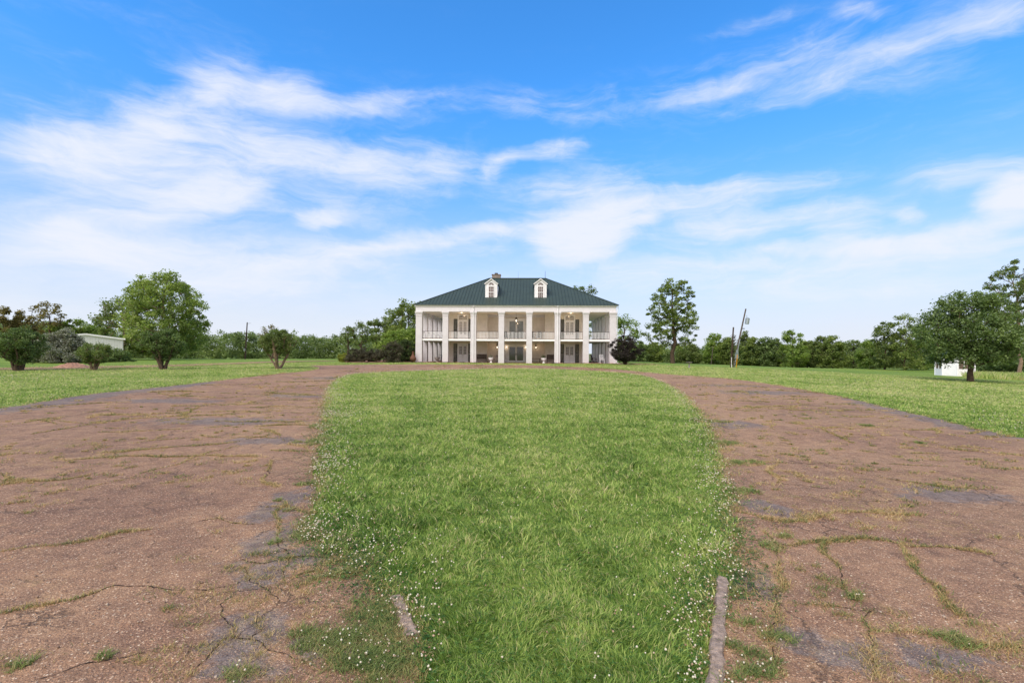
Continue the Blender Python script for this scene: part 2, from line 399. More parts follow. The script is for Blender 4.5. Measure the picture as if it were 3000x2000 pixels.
def drive_mat():
    m = bpy.data.materials.new('drive'); m.use_nodes = True; t = NT(m.node_tree)
    g_ = t.n('ShaderNodeNewGeometry').outputs['Position']
    at_ = t.n('ShaderNodeAttribute', attribute_name='patch').outputs['Fac']
    big = t.noise(g_, .22, 5, .62); mid = t.noise(g_, 1.6, 6, .65)
    base = t.ramp(t.math('ADD', t.math('MULTIPLY', big, .6), t.math('MULTIPLY', mid, .4)),
                  [(.30, (.15, .09, .063, 1)), (.42, (.30, .175, .118, 1)), (.54, (.48, .295, .185, 1)), (.68, (.66, .44, .27, 1))])
    # tan silt washed over the eastern half of the loop
    east = t.math('MULTIPLY', t.step(t.n('ShaderNodeSeparateXYZ', {0: g_}).outputs[0], 2.0, 7.0), t.step(t.noise(g_, .3, 6, .65), .40, .62))
    base = t.mix(t.math('MULTIPLY', east, .6), base, (.56, .37, .22, 1))
    # exposed aggregate: two sizes of stones
    v1 = t.n('ShaderNodeTexVoronoi', {'Vector': g_, 'Scale': 58, 'Randomness': 1}); v2 = t.n('ShaderNodeTexVoronoi', {'Vector': g_, 'Scale': 125})
    s1 = t.n('ShaderNodeSeparateColor', {0: v1.outputs['Color']}).outputs
    s2 = t.n('ShaderNodeSeparateColor', {0: v2.outputs['Color']}).outputs
    stone_c = t.ramp(s1[0], [(0, C('#40332f')), (.3, (.21, .115, .08, 1)), (.55, (.42, .23, .14, 1)), (.8, C('#bd9e88')), (.95, C('#d2bda8')), (1, C('#e8dccb'))])
    stone_c2 = t.ramp(s2[0], [(0, C('#352c29')), (.4, C('#74594d')), (.75, C('#a58572')), (1, C('#d6c3b0'))])
    in1 = t.step(v1.outputs['Distance'], .52, .34); in2 = t.step(v2.outputs['Distance'], .55, .38)
    tar = t.mix(.55, base, (.05, .028, .02, 1))
    c = t.mix(t.math('MULTIPLY', in2, .75), tar, t.mix(.5, stone_c2, base))
    keep = t.step(s1[1], .25, .4)
    c = t.mix(t.math('MULTIPLY', t.math('MULTIPLY', in1, keep), .9), c, t.mix(.25, stone_c, base))
    # asphalt patches, smooth and bluish grey with sparse pebbles
    pn = t.math('ADD', at_, t.math('MULTIPLY', t.math('SUBTRACT', t.noise(g_, 2.4, 8, .75), .5), 2.4))
    pm = t.step(pn, .42, .75)
    slate = t.ramp(t.noise(g_, 7, 5, .7), [(.3, (.07, .07, .08, 1)), (.6, (.16, .16, .18, 1)), (.8, (.27, .27, .31, 1))])
    slate = t.mix(t.math('MULTIPLY', in2, t.step(s2[1], .72, .8)), slate, stone_c2)
    c = t.mix(t.math('MULTIPLY', pm, .62), c, slate)
    # dry moss and silt in the low spots
    ms = t.math('MULTIPLY', t.step(t.noise(g_, .7, 8, .72), .50, .68), t.step(t.noise(g_, 14, 4, .7), .42, .6))
    c = t.mix(t.math('MULTIPLY', ms, .5), c, C('#a08a5c'))
    # darker damp stains
    dk = t.step(t.noise(g_, .45, 5, .6), .6, .72)
    c = t.mix(t.math('MULTIPLY', dk, .35), c, C('#4a3e3a'))
    # fine hairline cracks
    wv = t.n('ShaderNodeVectorMath', operation='ADD'); t.set(wv, 0, g_)
    wn = t.n('ShaderNodeVectorMath', operation='SCALE'); t.set(wn, 0, t.noise(g_, 3, 4, .6, col=True)); wn.inputs['Scale'].default_value = .5
    t.set(wv, 1, wn)
    vc = t.n('ShaderNodeTexVoronoi', {'Vector': wv, 'Scale': .9}, feature='DISTANCE_TO_EDGE').outputs['Distance']
    ck = t.math('MULTIPLY', t.step(vc, .014, .004), t.step(t.noise(g_, .8, 3), .46, .56))
    c = t.mix(t.math('MULTIPLY', ck, .5), c, C('#2c2420'))
    grit = t.ramp(t.noise(g_, 70, 5, .8), [(.36, (.50, .46, .43, 1)), (.5, (1.1, 1.07, 1.02, 1)), (.64, (1.5, 1.44, 1.34, 1))])
    c = t.mix(.9, c, t.mix(1, c, grit, 'MULTIPLY'))
    wear = t.ramp(t.noise(g_, 4.5, 7, .75), [(.34, (.72, .69, .68, 1)), (.5, (1.06, 1.04, 1.0, 1)), (.66, (1.3, 1.25, 1.15, 1))])
    c = t.mix(.85, c, t.mix(1, c, wear, 'MULTIPLY'))
    h = t.math('ADD', t.math('MULTIPLY', t.math('MULTIPLY', in1, keep), .8), t.math('MULTIPLY', in2, .35))
    h = t.math('SUBTRACT', h, t.math('MULTIPLY', ck, 1.5))
    bp = t.n('ShaderNodeBump', {'Strength': .8, 'Distance': .008, 'Height': h})
    bp2 = t.n('ShaderNodeBump', {'Strength': .6, 'Distance': .05, 'Height': t.noise(g_, 1.1, 5, .6), 'Normal': bp})
    p = t.n('ShaderNodeBsdfPrincipled', {'Base Color': c, 'Roughness': .82, 'Specular IOR Level': .25, 'Normal': bp2})
    o = t.n('ShaderNodeOutputMaterial'); t.set(o, 0, p); return m
M['lawn'] = lawn_mat(); M['drive'] = drive_mat()

def grid_axis(lo, f0, f1, hi, step):
    a = list(np.arange(f0, f1 + 1e-6, step)); s_ = step; x = f1
    while x < hi: s_ *= 1.25; x += s_; a.append(x)
    s_ = step; x = f0; pre = []
    while x > lo: s_ *= 1.25; x -= s_; pre.append(x)
    return np.array(pre[::-1] + a)
gx = grid_axis(-2500, -45, 45, 2500, 1.0); gy = grid_axis(-400, -15, 110, 4500, 1.0)
GX, GY = np.meshgrid(gx, gy); n1, n2 = GX.shape
V = np.stack([GX, GY, gz(GX, GY)], -1).reshape(-1, 3)
ii = np.arange(n1 * n2).reshape(n1, n2)
Fq = np.stack([ii[:-1, :-1], ii[:-1, 1:], ii[1:, 1:], ii[1:, :-1]], -1).reshape(-1, 4)
tag(np_mesh('ground', V, [Fq], M['lawn'], smooth=True), kind='structure')

# driveway ring sheet
PATCH = [(880, 1160, 2.0, .8), (650, 1235, 2.2, .9), (790, 1292, 1.1, .55), (1000, 1108, 3, 1.5), (830, 1480, .32, .9), (800, 1590, .3, .7), (770, 1690, .35, .3), (720, 1850, .38, .30), (700, 1950, .35, .25), (880, 1640, .3, .4), (950, 1900, .3, .2),
         (2150, 1245, 1.0, .9), (2220, 1150, 2.6, 1.3), (2500, 1925, .32, .22), (2730, 1935, .5, .2), (2790, 1450, .9, .5), (2200, 1700, .2, .4), (2130, 1130, 2, .8), (480, 1175, 2.5, .8), (2250, 1490, .4, .5), (2330, 1880, .3, .2)]
PP = [(at(a, b), c, d) for a, b, c, d in PATCH]
def patchval(x, y):
    v = np.zeros_like(x)
    for p, rx, ry in PP: v = np.maximum(v, np.exp(-(((x - p.x) / rx) ** 2 + ((y - p.y) / ry) ** 2) * .9))
    r, ri, ro = ring(x, y)
    e = np.exp(-((ro - r) / 1.6) ** 2) * (x < 0) * sst((30 - y) / 6) + np.exp(-((ro - r) / .9) ** 2) * (x > 0) * sst((26 - y) / 8) * .85
    return np.maximum(v, e * 1.25)
na, nr = 1400, 110
A = np.linspace(-np.pi, np.pi, na + 1)
ri = np.interp(A, IA, IR) + rag(A, 1, .10) - .12; ro = np.interp(A, OA, OR) + rag(A, 1.3, .12) + .05
T = np.linspace(0, 1, nr + 1)
RR = ri[:, None] + (ro - ri)[:, None] * T[None, :]
X = PC[0] + RR * np.cos(A)[:, None]; Y = PC[1] + RR * np.sin(A)[:, None]
lump = .006 * np.sin(X * 1.7 + np.sin(Y * 1.3) * 2) * np.sin(Y * 1.9 + 1)
Z = gz(X, Y) + .016 + lump - .02 * np.exp(-((T[None, :]) / .01) ** 2) - .02 * np.exp(-((1 - T[None, :]) / .01) ** 2)
ii = np.arange((na + 1) * (nr + 1)).reshape(na + 1, nr + 1)
Fq = np.stack([ii[:-1, :-1], ii[:-1, 1:], ii[1:, 1:], ii[1:, :-1]], -1).reshape(-1, 4)[:, ::-1]
dr = np_mesh('driveway', np.stack([X, Y, Z], -1).reshape(-1, 3), [Fq], M['drive'], smooth=True)
a_ = dr.data.attributes.new('patch', 'FLOAT', 'POINT'); a_.data.foreach_set('value', patchval(X.ravel(), Y.ravel()).astype(np.float32))
tag(dr, kind='structure')
# track strip
def strip(pts, w, name, matl, dz=.02, n=120, edge=.3):
    P = np.array([(p[0], p[1]) for p in pts]); s_ = np.concatenate([[0], np.cumsum(np.hypot(*np.diff(P, axis=0).T))])
    q = np.linspace(0, s_[-1], n); cx = np.interp(q, s_, P[:, 0]); cy = np.interp(q, s_, P[:, 1])
    k = np.ones(9) / 9; cxp = np.convolve(np.pad(cx, 4, 'edge'), k, 'valid'); cyp = np.convolve(np.pad(cy, 4, 'edge'), k, 'valid')
    tx, ty = np.gradient(cxp), np.gradient(cyp); L = np.hypot(tx, ty); nx, ny = -ty / L, tx / L
    rg = np.random.default_rng(3); cols = 9; u = np.linspace(-.5, .5, cols)
    W = (w if np.ndim(w) == 0 else np.interp(q, s_, w)) * np.ones(n)
    wj = W[:, None] * u[None, :] + (np.abs(u[None, :]) > .49) * rg.normal(0, edge, (n, cols))
    X = cxp[:, None] + nx[:, None] * wj; Y = cyp[:, None] + ny[:, None] * wj
    ii = np.arange(n * cols).reshape(n, cols)
    Fq = np.stack([ii[:-1, :-1], ii[1:, :-1], ii[1:, 1:], ii[:-1, 1:]], -1).reshape(-1, 4)[:, ::-1]
    return np_mesh(name, np.stack([X, Y, gz(X, Y) + dz], -1).reshape(-1, 3), [Fq], matl, smooth=True)
tag(strip(trk, 4.2, 'side_track', M['drive'], .03), kind='structure')

# ------------------------------------------------------------------ cracks in the pavement
CR = [  # traced on the photograph's pavement
    [(711, 1665), (730, 1707), (767, 1726), (795, 1749), (823, 1787)], [(514, 1735), (608, 1735), (673, 1721), (711, 1705)],
    [(560, 2000), (617, 1922), (655, 1880), (683, 1871), (730, 1880), (772, 1899), (809, 1918), (900, 1950)], [(758, 1796), (767, 1857), (730, 1880)],
    [(865, 1693), (912, 1679), (954, 1679)], [(683, 1871), (660, 1824), (645, 1777), (690, 1740)], [(837, 1464), (814, 1497), (818, 1543), (814, 1600), (842, 1637), (851, 1721)],
    [(700, 1640), (765, 1655), (830, 1640), (900, 1632), (980, 1635)], [(0, 1422), (84, 1411), (187, 1408), (262, 1394)], [(290, 1268), (398, 1264), (528, 1259)],
    [(365, 1303), (449, 1291), (585, 1280), (655, 1284), (795, 1284), (889, 1298)], [(715, 1195), (830, 1191), (959, 1193)], [(748, 1251), (823, 1246), (903, 1247)],
    [(748, 1340), (608, 1336), (374, 1338), (187, 1352)], [(795, 1350), (767, 1406), (814, 1430)], [(0, 1250), (120, 1232), (280, 1205)], [(440, 1150), (540, 1147), (600, 1150)],
    [(0, 1620), (180, 1600), (360, 1560), (520, 1545)], [(0, 1800), (160, 1770), (330, 1720), (514, 1735)], [(100, 2000), (250, 1950), (420, 1920)], [(520, 1545), (640, 1520), (760, 1540)],
    [(2157, 1579), (2321, 1604), (2414, 1586), (2602, 1586), (2672, 1604), (2765, 1604), (2900, 1625)], [(2414, 1586), (2461, 1670), (2489, 1749), (2522, 1773)],
    [(2648, 1590), (2672, 1660), (2765, 1740), (2817, 1805)], [(2311, 1773), (2452, 1782), (2555, 1796), (2545, 1861), (2550, 1918), (2573, 1997)],
    [(2555, 1857), (2672, 1857), (2789, 1871), (2859, 1890), (3000, 1899)], [(2199, 1350), (2302, 1359), (2414, 1364), (2475, 1383)],
    [(2283, 1360), (2279, 1415), (2298, 1420), (2414, 1434), (2475, 1434)], [(2391, 1252), (2555, 1254), (2671, 1261), (2765, 1254)], [(2648, 1270), (2765, 1308), (2919, 1317)],
    [(2302, 1233), (2414, 1256), (2500, 1300)], [(2240, 1560), (2280, 1660), (2270, 1780), (2300, 1990)], [(2670, 1330), (2750, 1332)], [(2500, 1383), (2700, 1420), (3000, 1440)],
    [(2157, 1500), (2300, 1530), (2450, 1500), (2700, 1510)], [(2100, 1180), (2200, 1195), (2330, 1190)]]
crack_paths = []
rng = random.Random(5)
def jag(p3, amp=.25, it=4):
    P = [Vector((p[0], p[1])) for p in p3]
    for k in range(it):
        Q = [P[0]]
        for a, b in zip(P, P[1:]):
            d = b - a; nrm = Vector((-d.y, d.x)); Q += [(a + b) / 2 + nrm * rng.uniform(-amp, amp) * .5, b]
        P = Q; amp *= .85
    return P
for c in CR: crack_paths.append((jag([at(*p) for p in c]), 1.0))
for k in range(130):
    a = rng.uniform(0, 2 * math.pi); r_ = float(np.interp(a if a < math.pi else a - 2 * math.pi, IA, IR)); r2 = float(np.interp(a if a < math.pi else a - 2 * math.pi, OA, OR))
    q = rng.uniform(r_, r2); x, y = PC[0] + q * math.cos(a), PC[1] + q * math.sin(a)
    if y < 6 or (abs(x) > y * 1.2 + 3): continue
    h = rng.choice([0, .1, -.15, math.pi / 2, .5]) + rng.gauss(0, .25); P = [(x, y)]
    for j in range(rng.randint(3, 8)):
        h += rng.gauss(0, .22); s_ = rng.uniform(.3, .9); P.append((P[-1][0] + s_ * math.cos(h), P[-1][1] + s_ * math.sin(h)))
    crack_paths.append((jag(P, .3, 3), .6))
fb0 = lambda a, b: max(0, .5 + .5 * math.sin(a * 3.1 + 2 * math.sin(b * 1.7)) * math.cos(b * 2.3 + 1))
V, Fc = [], []
for P, wd in crack_paths:
    n = len(P); base = len(V)
    for i, p in enumerate(P):
        d = (P[min(i + 1, n - 1)] - P[max(i - 1, 0)]); d = d.normalized() if d.length > 1e-6 else Vector((1, 0))
        nm = Vector((-d.y, d.x)); env = math.sin(math.pi * (i + .3) / (n - .4)) ** .4
        w_ = (.0015 + 0.008 * rng.random() ** 2) * wd * env * (.35 + 1.1 * float(fb0(p.x, p.y)))
        for sg in (-1, 1):
            q = p + nm * (w_ * sg); V.append((q.x, q.y, 0))
    for i in range(n - 1): Fc.append((base + 2 * i, base + 2 * i + 1, base + 2 * i + 3, base + 2 * i + 2))
V = np.array(V); Fc = np.array(Fc)
r, ri, ro = ring(V[:, 0], V[:, 1]); ok = (r > ri - .1) & (r < ro - .05)
Fc = Fc[ok[Fc].all(1)]
lumpf = lambda x, y: .006 * np.sin(x * 1.7 + np.sin(y * 1.3) * 2) * np.sin(y * 1.9 + 1)
V[:, 2] = gz(V[:, 0], V[:, 1]) + .016 + lumpf(V[:, 0], V[:, 1]) + .004
ck = np_mesh('driveway_cracks', V, [Fc[:, ::-1]], M['soil']); tag(ck, kind='structure')

# ------------------------------------------------------------------ grass, weeds, clover
G = np.random.default_rng(11)
def vnoise(x, y, s, seed=0):
    """cheap value noise"""
    x = x * s; y = y * s; xi = np.floor(x).astype(np.int64); yi = np.floor(y).astype(np.int64); fx = x - xi; fy = y - yi
    def h(a, b): 
        v = (a * 374761393 + b * 668265263 + seed * 1274126177) & 0x7fffffff
        v = (v ^ (v >> 13)) * 1103515245 & 0x7fffffff
        return ((v ^ (v >> 16)) & 0xffff) / 65535.0
    fx = fx * fx * (3 - 2 * fx); fy = fy * fy * (3 - 2 * fy)
    return (h(xi, yi) * (1 - fx) + h(xi + 1, yi) * fx) * (1 - fy) + (h(xi, yi + 1) * (1 - fx) + h(xi + 1, yi + 1) * fx) * fy
def fb(x, y, s, seed=0): return .5 * vnoise(x, y, s, seed) + .3 * vnoise(x, y, s * 2.3, seed + 1) + .2 * vnoise(x, y, s * 5.1, seed + 2)
def blades(x, y, z, h, w, lean, curl=.5, yaw=None):
    n = len(x); yaw = G.uniform(0, 2 * np.pi, n) if yaw is None else yaw
    dx, dy = np.cos(yaw), np.sin(yaw); ph = G.uniform(0, 2 * np.pi, n); sx, sy = np.cos(ph), np.sin(ph)
    P = np.zeros((n, 5, 3))
    m = .55
    for k, (hh, ll, ww) in enumerate([(0, 0, 1), (0, 0, 1), (m, .35, .8), (m, .35, .8), (1, 1, 0)]):
        sg = -1 if k in (0, 2) else 1
        hz = h * hh * (1 - curl * lean * (hh ** 2) * .4)
        P[:, k, 0] = x + dx * lean * h * ll + sx * w * ww * .5 * sg * (k < 4)
        P[:, k, 1] = y + dy * lean * h * ll + sy * w * ww * .5 * sg * (k < 4)
        P[:, k, 2] = z + hz
    b = np.arange(n)[:, None] * 5
    return P.reshape(-1, 3), b + np.array([[0, 1, 3, 2]]), b + np.array([[2, 3, 4]])
def sample(n, d0, d1, p, azm=50):
    """points with density ~ d^-p about the camera's foot"""
    u = G.random(n); e = 2 - p
    d = (d0 ** e + u * (d1 ** e - d0 ** e)) ** (1 / e) if abs(e) > 1e-6 else d0 * (d1 / d0) ** u
    a = np.radians(G.uniform(-azm, azm, n)); return d * np.sin(a), d * np.cos(a), d
def grass_mat(name, stops, scale=.8, trans=.35):
    m = bpy.data.materials.new(name); m.use_nodes = True; t = NT(m.node_tree)
    ge = t.n('ShaderNodeNewGeometry'); g_ = ge.outputs['Position']
    nz = t.math('ADD', t.math('MULTIPLY', t.noise(g_, scale, 5, .65), .55), t.math('MULTIPLY', t.noise(g_, scale * .22, 4, .6), .45))
    nz = t.math('ADD', t.math('MULTIPLY', t.math('SUBTRACT', nz, .5), 2.0), .47)
    sy = t.n('ShaderNodeSeparateXYZ', {0: g_}).outputs[1]
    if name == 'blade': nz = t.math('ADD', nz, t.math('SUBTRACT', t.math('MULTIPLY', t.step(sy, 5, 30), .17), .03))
    f = t.math('ADD', nz, t.math('MULTIPLY', t.math('SUBTRACT', ge.outputs['Random Per Island'], .5), .55))
    cc = t.ramp(f, stops)
    if name == 'blade': cc = t.mix(t.math('MULTIPLY', t.step(ge.outputs['Random Per Island'], .86, .90), .7), cc, (.52, .44, .23, 1))
    d = t.n('ShaderNodeBsdfPrincipled', {'Base Color': cc, 'Roughness': .55, 'Specular IOR Level': .3})
    tr = t.n('ShaderNodeBsdfTranslucent', {'Color': cc}); mx = t.n('ShaderNodeMixShader', {0: trans}); t.set(mx, 1, d); t.set(mx, 2, tr)
    o = t.n('ShaderNodeOutputMaterial'); t.set(o, 0, mx); return m
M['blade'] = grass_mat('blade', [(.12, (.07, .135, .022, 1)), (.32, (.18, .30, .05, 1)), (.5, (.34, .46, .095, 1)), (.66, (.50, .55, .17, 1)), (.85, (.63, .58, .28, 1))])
M['weed'] = grass_mat('weed', [(.2, (.12, .17, .05, 1)), (.32, (.26, .27, .09, 1)), (.43, (.44, .36, .14, 1)), (.56, (.50, .32, .14, 1)), (.8, (.66, .50, .27, 1))], 1.6)
M['clump'] = grass_mat('clump', [(.2, (.11, .17, .045, 1)), (.4, (.22, .29, .08, 1)), (.55, (.28, .32, .10, 1)), (.7, (.42, .34, .15, 1)), (.85, (.50, .40, .22, 1))], 2.6)
M['clover_leaf'] = grass_mat('clover_leaf', [(.25, C('#2f5420')), (.5, C('#4a7530')), (.75, C('#6f8f44'))], 2)
# island and side lawns
x, y, d = sample(900000, 2.6, 62, 1.55)
r, ri, ro = ring(x, y)
ins = r < ri + G.normal(0, .05, len(x)); outs = (r > ro - .05 + G.normal(0, .06, len(x)))
keep = ins | (outs & (d > 9))
hx = (np.abs(x - .4) < 13.2) & (y > 60.5); keep &= ~hx
x, y, d = x[keep], y[keep], d[keep]
pn = fb(x, y, .9, 3); q = (d / 3.5)
tf = vnoise(x, y, 5.5, 71); tf2 = vnoise(x, y, 13, 72)
h = (.025 + .04 * G.random(len(x)) ** 1.4) * (.35 + .7 * pn + .75 * tf * (.5 + tf2)) * (1 + .10 * np.clip(q - 1, 0, 2.5)); w_ = .0058 * q ** .72 * (.6 + .8 * G.random(len(x)))
big = (fb(x, y, 1.3, 9) > .56) & (G.random(len(x)) < .35); h = np.where(big & (d < 14), h * 1.55, h); w_ = np.where(big & (d < 9), w_ * 1.6, w_)
def offkerb(x, y):
    o = np.ones(len(x), bool)
    for a, b in KS:
        dx, dy = b.x - a.x, b.y - a.y; L = math.hypot(dx, dy); u = ((x - a.x) * dx + (y - a.y) * dy) / L; v = np.abs((x - a.x) * dy - (y - a.y) * dx) / L
        o &= ~((u > 0) & (u < L) & (v < (.042 if a.x > 0 else .012) + .07 * (vnoise(x, y, 11, 88) - .5)))
    return o
KS = [(at(2090, 2060), at(2116, 1700)), (at(1208, 1870), at(1158, 1755))]
k = offkerb(x, y); x, y, d, h, w_ = x[k], y[k], d[k], h[k], w_[k]
P, q4, t3 = blades(x, y, gz(x, y) - .003, h, w_, .3 + 1.1 * G.random(len(x)), yaw=vnoise(x, y, 4.5, 73) * 12 + G.normal(0, 1.0, len(x)))
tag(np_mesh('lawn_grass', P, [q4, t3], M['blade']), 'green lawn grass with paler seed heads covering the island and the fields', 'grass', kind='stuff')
print('grass', len(x))
# clover flower heads and leaves
def heads(x, y, z, r_, name, matl, lab, cat):
    ph = (1 + 5 ** .5) / 2
    iv = np.array([(-1, ph, 0), (1, ph, 0), (-1, -ph, 0), (1, -ph, 0), (0, -1, ph), (0, 1, ph), (0, -1, -ph), (0, 1, -ph), (ph, 0, -1), (ph, 0, 1), (-ph, 0, -1), (-ph, 0, 1)]) / 1.9
    fi = np.array([(0, 11, 5), (0, 5, 1), (0, 1, 7), (0, 7, 10), (0, 10, 11), (1, 5, 9), (5, 11, 4), (11, 10, 2), (10, 7, 6), (7, 1, 8), (3, 9, 4), (3, 4, 2), (3, 2, 6), (3, 6, 8), (3, 8, 9), (4, 9, 5), (2, 4, 11), (6, 2, 10), (8, 6, 7), (9, 8, 1)])
    n = len(x); jit = G.uniform(.7, 1.2, (n, 12, 1))
    P = np.stack([x, y, z], -1)[:, None, :] + iv[None] * jit * r_[:, None, None]
    return tag(np_mesh(name, P.reshape(-1, 3), [(np.arange(n)[:, None, None] * 12 + fi[None]).reshape(-1, 3)], matl), lab, cat, kind='stuff')
x, y, d = sample(420000, 2.7, 45, 1.35)
r, ri, ro = ring(x, y); e = ri - r
left = x < 0
band = np.exp(-((e - .2) / np.where(left, .75, .5)) ** 2) * (e > -.12)
patch = np.clip((fb(x, y, .8, 21) - .42) * 5, 0, 1)
prob = band * (.25 + .95 * patch) * np.where(left, .75, .5) * np.where(left & (y < 5), .5, 1) + (e > 0) * np.clip((fb(x, y, .5, 31) - .5) * 3, 0, 1) * .06 + (e > 0) * .006
prob += (r > ro + .1) * (y < 45) * np.clip((fb(x, y, .16, 41) - .55) * 5, 0, 1) * .10
k = (G.random(len(x)) < prob * .60) & offkerb(x, y); x, y, d = x[k], y[k], d[k]
print('clover', len(x))
hh = .035 + .07 * G.random(len(x)); rr = (.0042 + .0042 * G.random(len(x))) * (1 + .04 * d)
def flower_mat():
    m = bpy.data.materials.new('clover_flower'); m.use_nodes = True; t = NT(m.node_tree)
    ge = t.n('ShaderNodeNewGeometry')
    cc = t.ramp(ge.outputs['Random Per Island'], [(0, C('#7d6048')), (.25, C('#b59a80')), (.5, (.58, .50, .38, 1)), (1, (.70, .65, .52, 1))])
    p = t.n('ShaderNodeBsdfPrincipled', {'Base Color': cc, 'Roughness': .8}); o = t.n('ShaderNodeOutputMaterial'); t.set(o, 0, p); return m
M['flower'] = flower_mat()
heads(x, y, gz(x, y) + hh, rr, 'clover_flowers', M['flower'], 'white clover flower heads scattered along the edges of the grass island', 'flowers')
near = d < 16; xs, ys, hs = x[near], y[near], hh[near]
P, q4, t3 = blades(xs, ys, gz(xs, ys), hs, np.full(len(xs), .003), .05)
tag(np_mesh('clover_stems', P, [q4, t3], M['clover_leaf']), 'thin green stems under the white clover heads', 'stems', kind='stuff')
# clover leaves: small discs of three leaflets
x, y, d = sample(190000, 2.7, 18, 1.6)
r, ri, ro = ring(x, y); e = ri - r
pr = np.exp(-((e - .1) / .45) ** 2) * (e > -.75) * np.clip((fb(x, y, 1.2, 55) - .3) * 4, 0, 1) + (e > 0) * .08
k = (G.random(len(x)) < pr) & offkerb(x, y); x, y, d = x[k], y[k], d[k]; n = len(x)
s_ = .009 * (1 + .04 * d) * G.uniform(.7, 1.2, n); yaw = G.uniform(0, 2 * np.pi, n); z = gz(x, y) + .015 + .035 * G.random(n)
P = np.zeros((n, 3, 4, 3)); tilt = G.normal(0, .35, (n, 3))
for j in range(3):
    a = yaw + j * 2.094
    for kk, (u, v) in enumerate([(0, 0), (.9, .55), (1.35, 0), (.9, -.55)]):
        P[:, j, kk, 0] = x + s_ * (u * np.cos(a) - v * np.sin(a)); P[:, j, kk, 1] = y + s_ * (u * np.sin(a) + v * np.cos(a)); P[:, j, kk, 2] = z + s_ * u * tilt[:, j]
tag(np_mesh('clover_leaves', P.reshape(-1, 3), [np.arange(n * 12).reshape(-1, 4)], M['clover_leaf']), 'small dark green clover leaves along the edges of the island', 'clover', kind='stuff')
# weeds on the pavement: along the cracks and crawling out from the edges
wx, wy, wh = [], [], []
cp = []
for P_, wd in crack_paths:
    for a, b in zip(P_, P_[1:]): cp.append((a, b, wd))
for a, b, wd in cp:
    mx, my = (a.x + b.x) / 2, (a.y + b.y) / 2
    dd = math.hypot(mx, my)
    pv = float(fb(np.array([mx]), np.array([my]), 1.1, 77)[0])
    if pv < .36: continue
    n = int((b - a).length * 640 * min(1, (9 / (dd + 3))) * wd * (pv - .34) * 6) 
    for _ in range(n):
        t_ = rng.random(); s1 = .010 + .03 * max(0, pv - .48) * 4
        wx.append(a.x + (b.x - a.x) * t_ + rng.gauss(0, s1)); wy.append(a.y + (b.y - a.y) * t_ + rng.gauss(0, s1)); wh.append(.012 + .03 * rng.random() ** 2 * (1 + 2 * max(0, pv - .55)))
# isolated tufts
for k in range(3600):
    d = 3 * (10 ** rng.random()); a = R(rng.uniform(-50, 50)); x0, y0 = d * math.sin(a), d * math.cos(a)
    dens = float(fb(np.array([x0]), np.array([y0]), .5, 91)[0])
    if dens < (.42 if x0 > 0 else .50): continue
    R_ = rng.uniform(.02, .09); n = rng.randint(15, 70)
    for _ in range(n):
        wx.append(x0 + rng.gauss(0, R_)); wy.append(y0 + rng.gauss(0, R_ * .8)); wh.append(rng.uniform(.012, .045))
wx, wy, wh = map(np.array, (wx, wy, wh))
x, y, d = sample(420000, 2.6, 48, 1.6); r, ri, ro = ring(x, y)
e = r - ri; lim = np.where(x < 0, .18, .12) + 1.0 * np.clip(fb(x, y, 1.0, 61) - .4, 0, 1) * np.where(y < 5.5, 1.2, 1.0)
eo = ro - r; limo = .1 + .5 * np.clip(fb(x, y, .8, 63) - .4, 0, 1)
k = ((e > -.25) & (e < lim) & (G.random(len(x)) < .85 * np.exp(-e / .5) * np.clip((fb(x, y, 5, 65) - .32) * 5, 0, 1))) | ((eo > -.1) & (eo < limo) & (G.random(len(x)) < .5))
x, y, d = x[k], y[k], d[k]
X = np.concatenate([wx, x]); Y = np.concatenate([wy, y]); H = np.concatenate([wh, .015 + .045 * G.random(len(x)) ** 1.5])
r, ri, ro = ring(X, Y); k = (r > ri - .3) & (r < ro + .1) & offkerb(X, Y); X, Y, H = X[k], Y[k], H[k]
D = np.hypot(X, Y)
P, q4, t3 = blades(X, Y, gz(X, Y) + .012, H * (1 + .03 * D), .0036 * (np.maximum(D, 3) / 3.5) ** .75 * G.uniform(.7, 1.5, len(X)), .5 + 1.3 * G.random(len(X)))
tag(np_mesh('pavement_weeds', P, [q4, t3], M['weed']), 'dry olive and straw coloured weeds sprouting from cracks in the drive', 'weeds', kind='stuff')
print('weeds', len(X))
# green clumps overgrowing the edge of the pavement
CL = [(930, 1560, .26), (985, 1600, .2), (1000, 1690, .15), (1030, 1650, .18), (1085, 1790, .18), (955, 1880, .22), (1030, 1860, .26), (1100, 1905, .26), (1010, 1940, .16), (1160, 1960, .22), (1120, 1820, .14), (888, 1860, .07), (880, 1905, .08),
      (690, 1985, .10), (300, 1930, .05), (60, 1960, .06), (2165, 1740, .07), (2175, 1830, .09), (2180, 1915, .12), (2190, 1985, .12), (2285, 1880, .11), (2265, 1965, .11), (2260, 1600, .12), (2290, 1575, .09), (2500, 1755, .07), (2790, 1880, .10), (2830, 1890, .08), (2150, 1650, .06), (2160, 1560, .06),
      (940, 1290, .25), (905, 1300, .2), (940, 1250, .3), (925, 1360, .15), (900, 1420, .14), (815, 1470, .05), (812, 1590, .06), (840, 1500, .04), (2190, 1360, .25), (2180, 1440, .18), (2120, 1300, .3), (2060, 1235, .4), (2700, 1300, .1), (2550, 1250, .2)]
px_, py_, ph_ = [], [], []
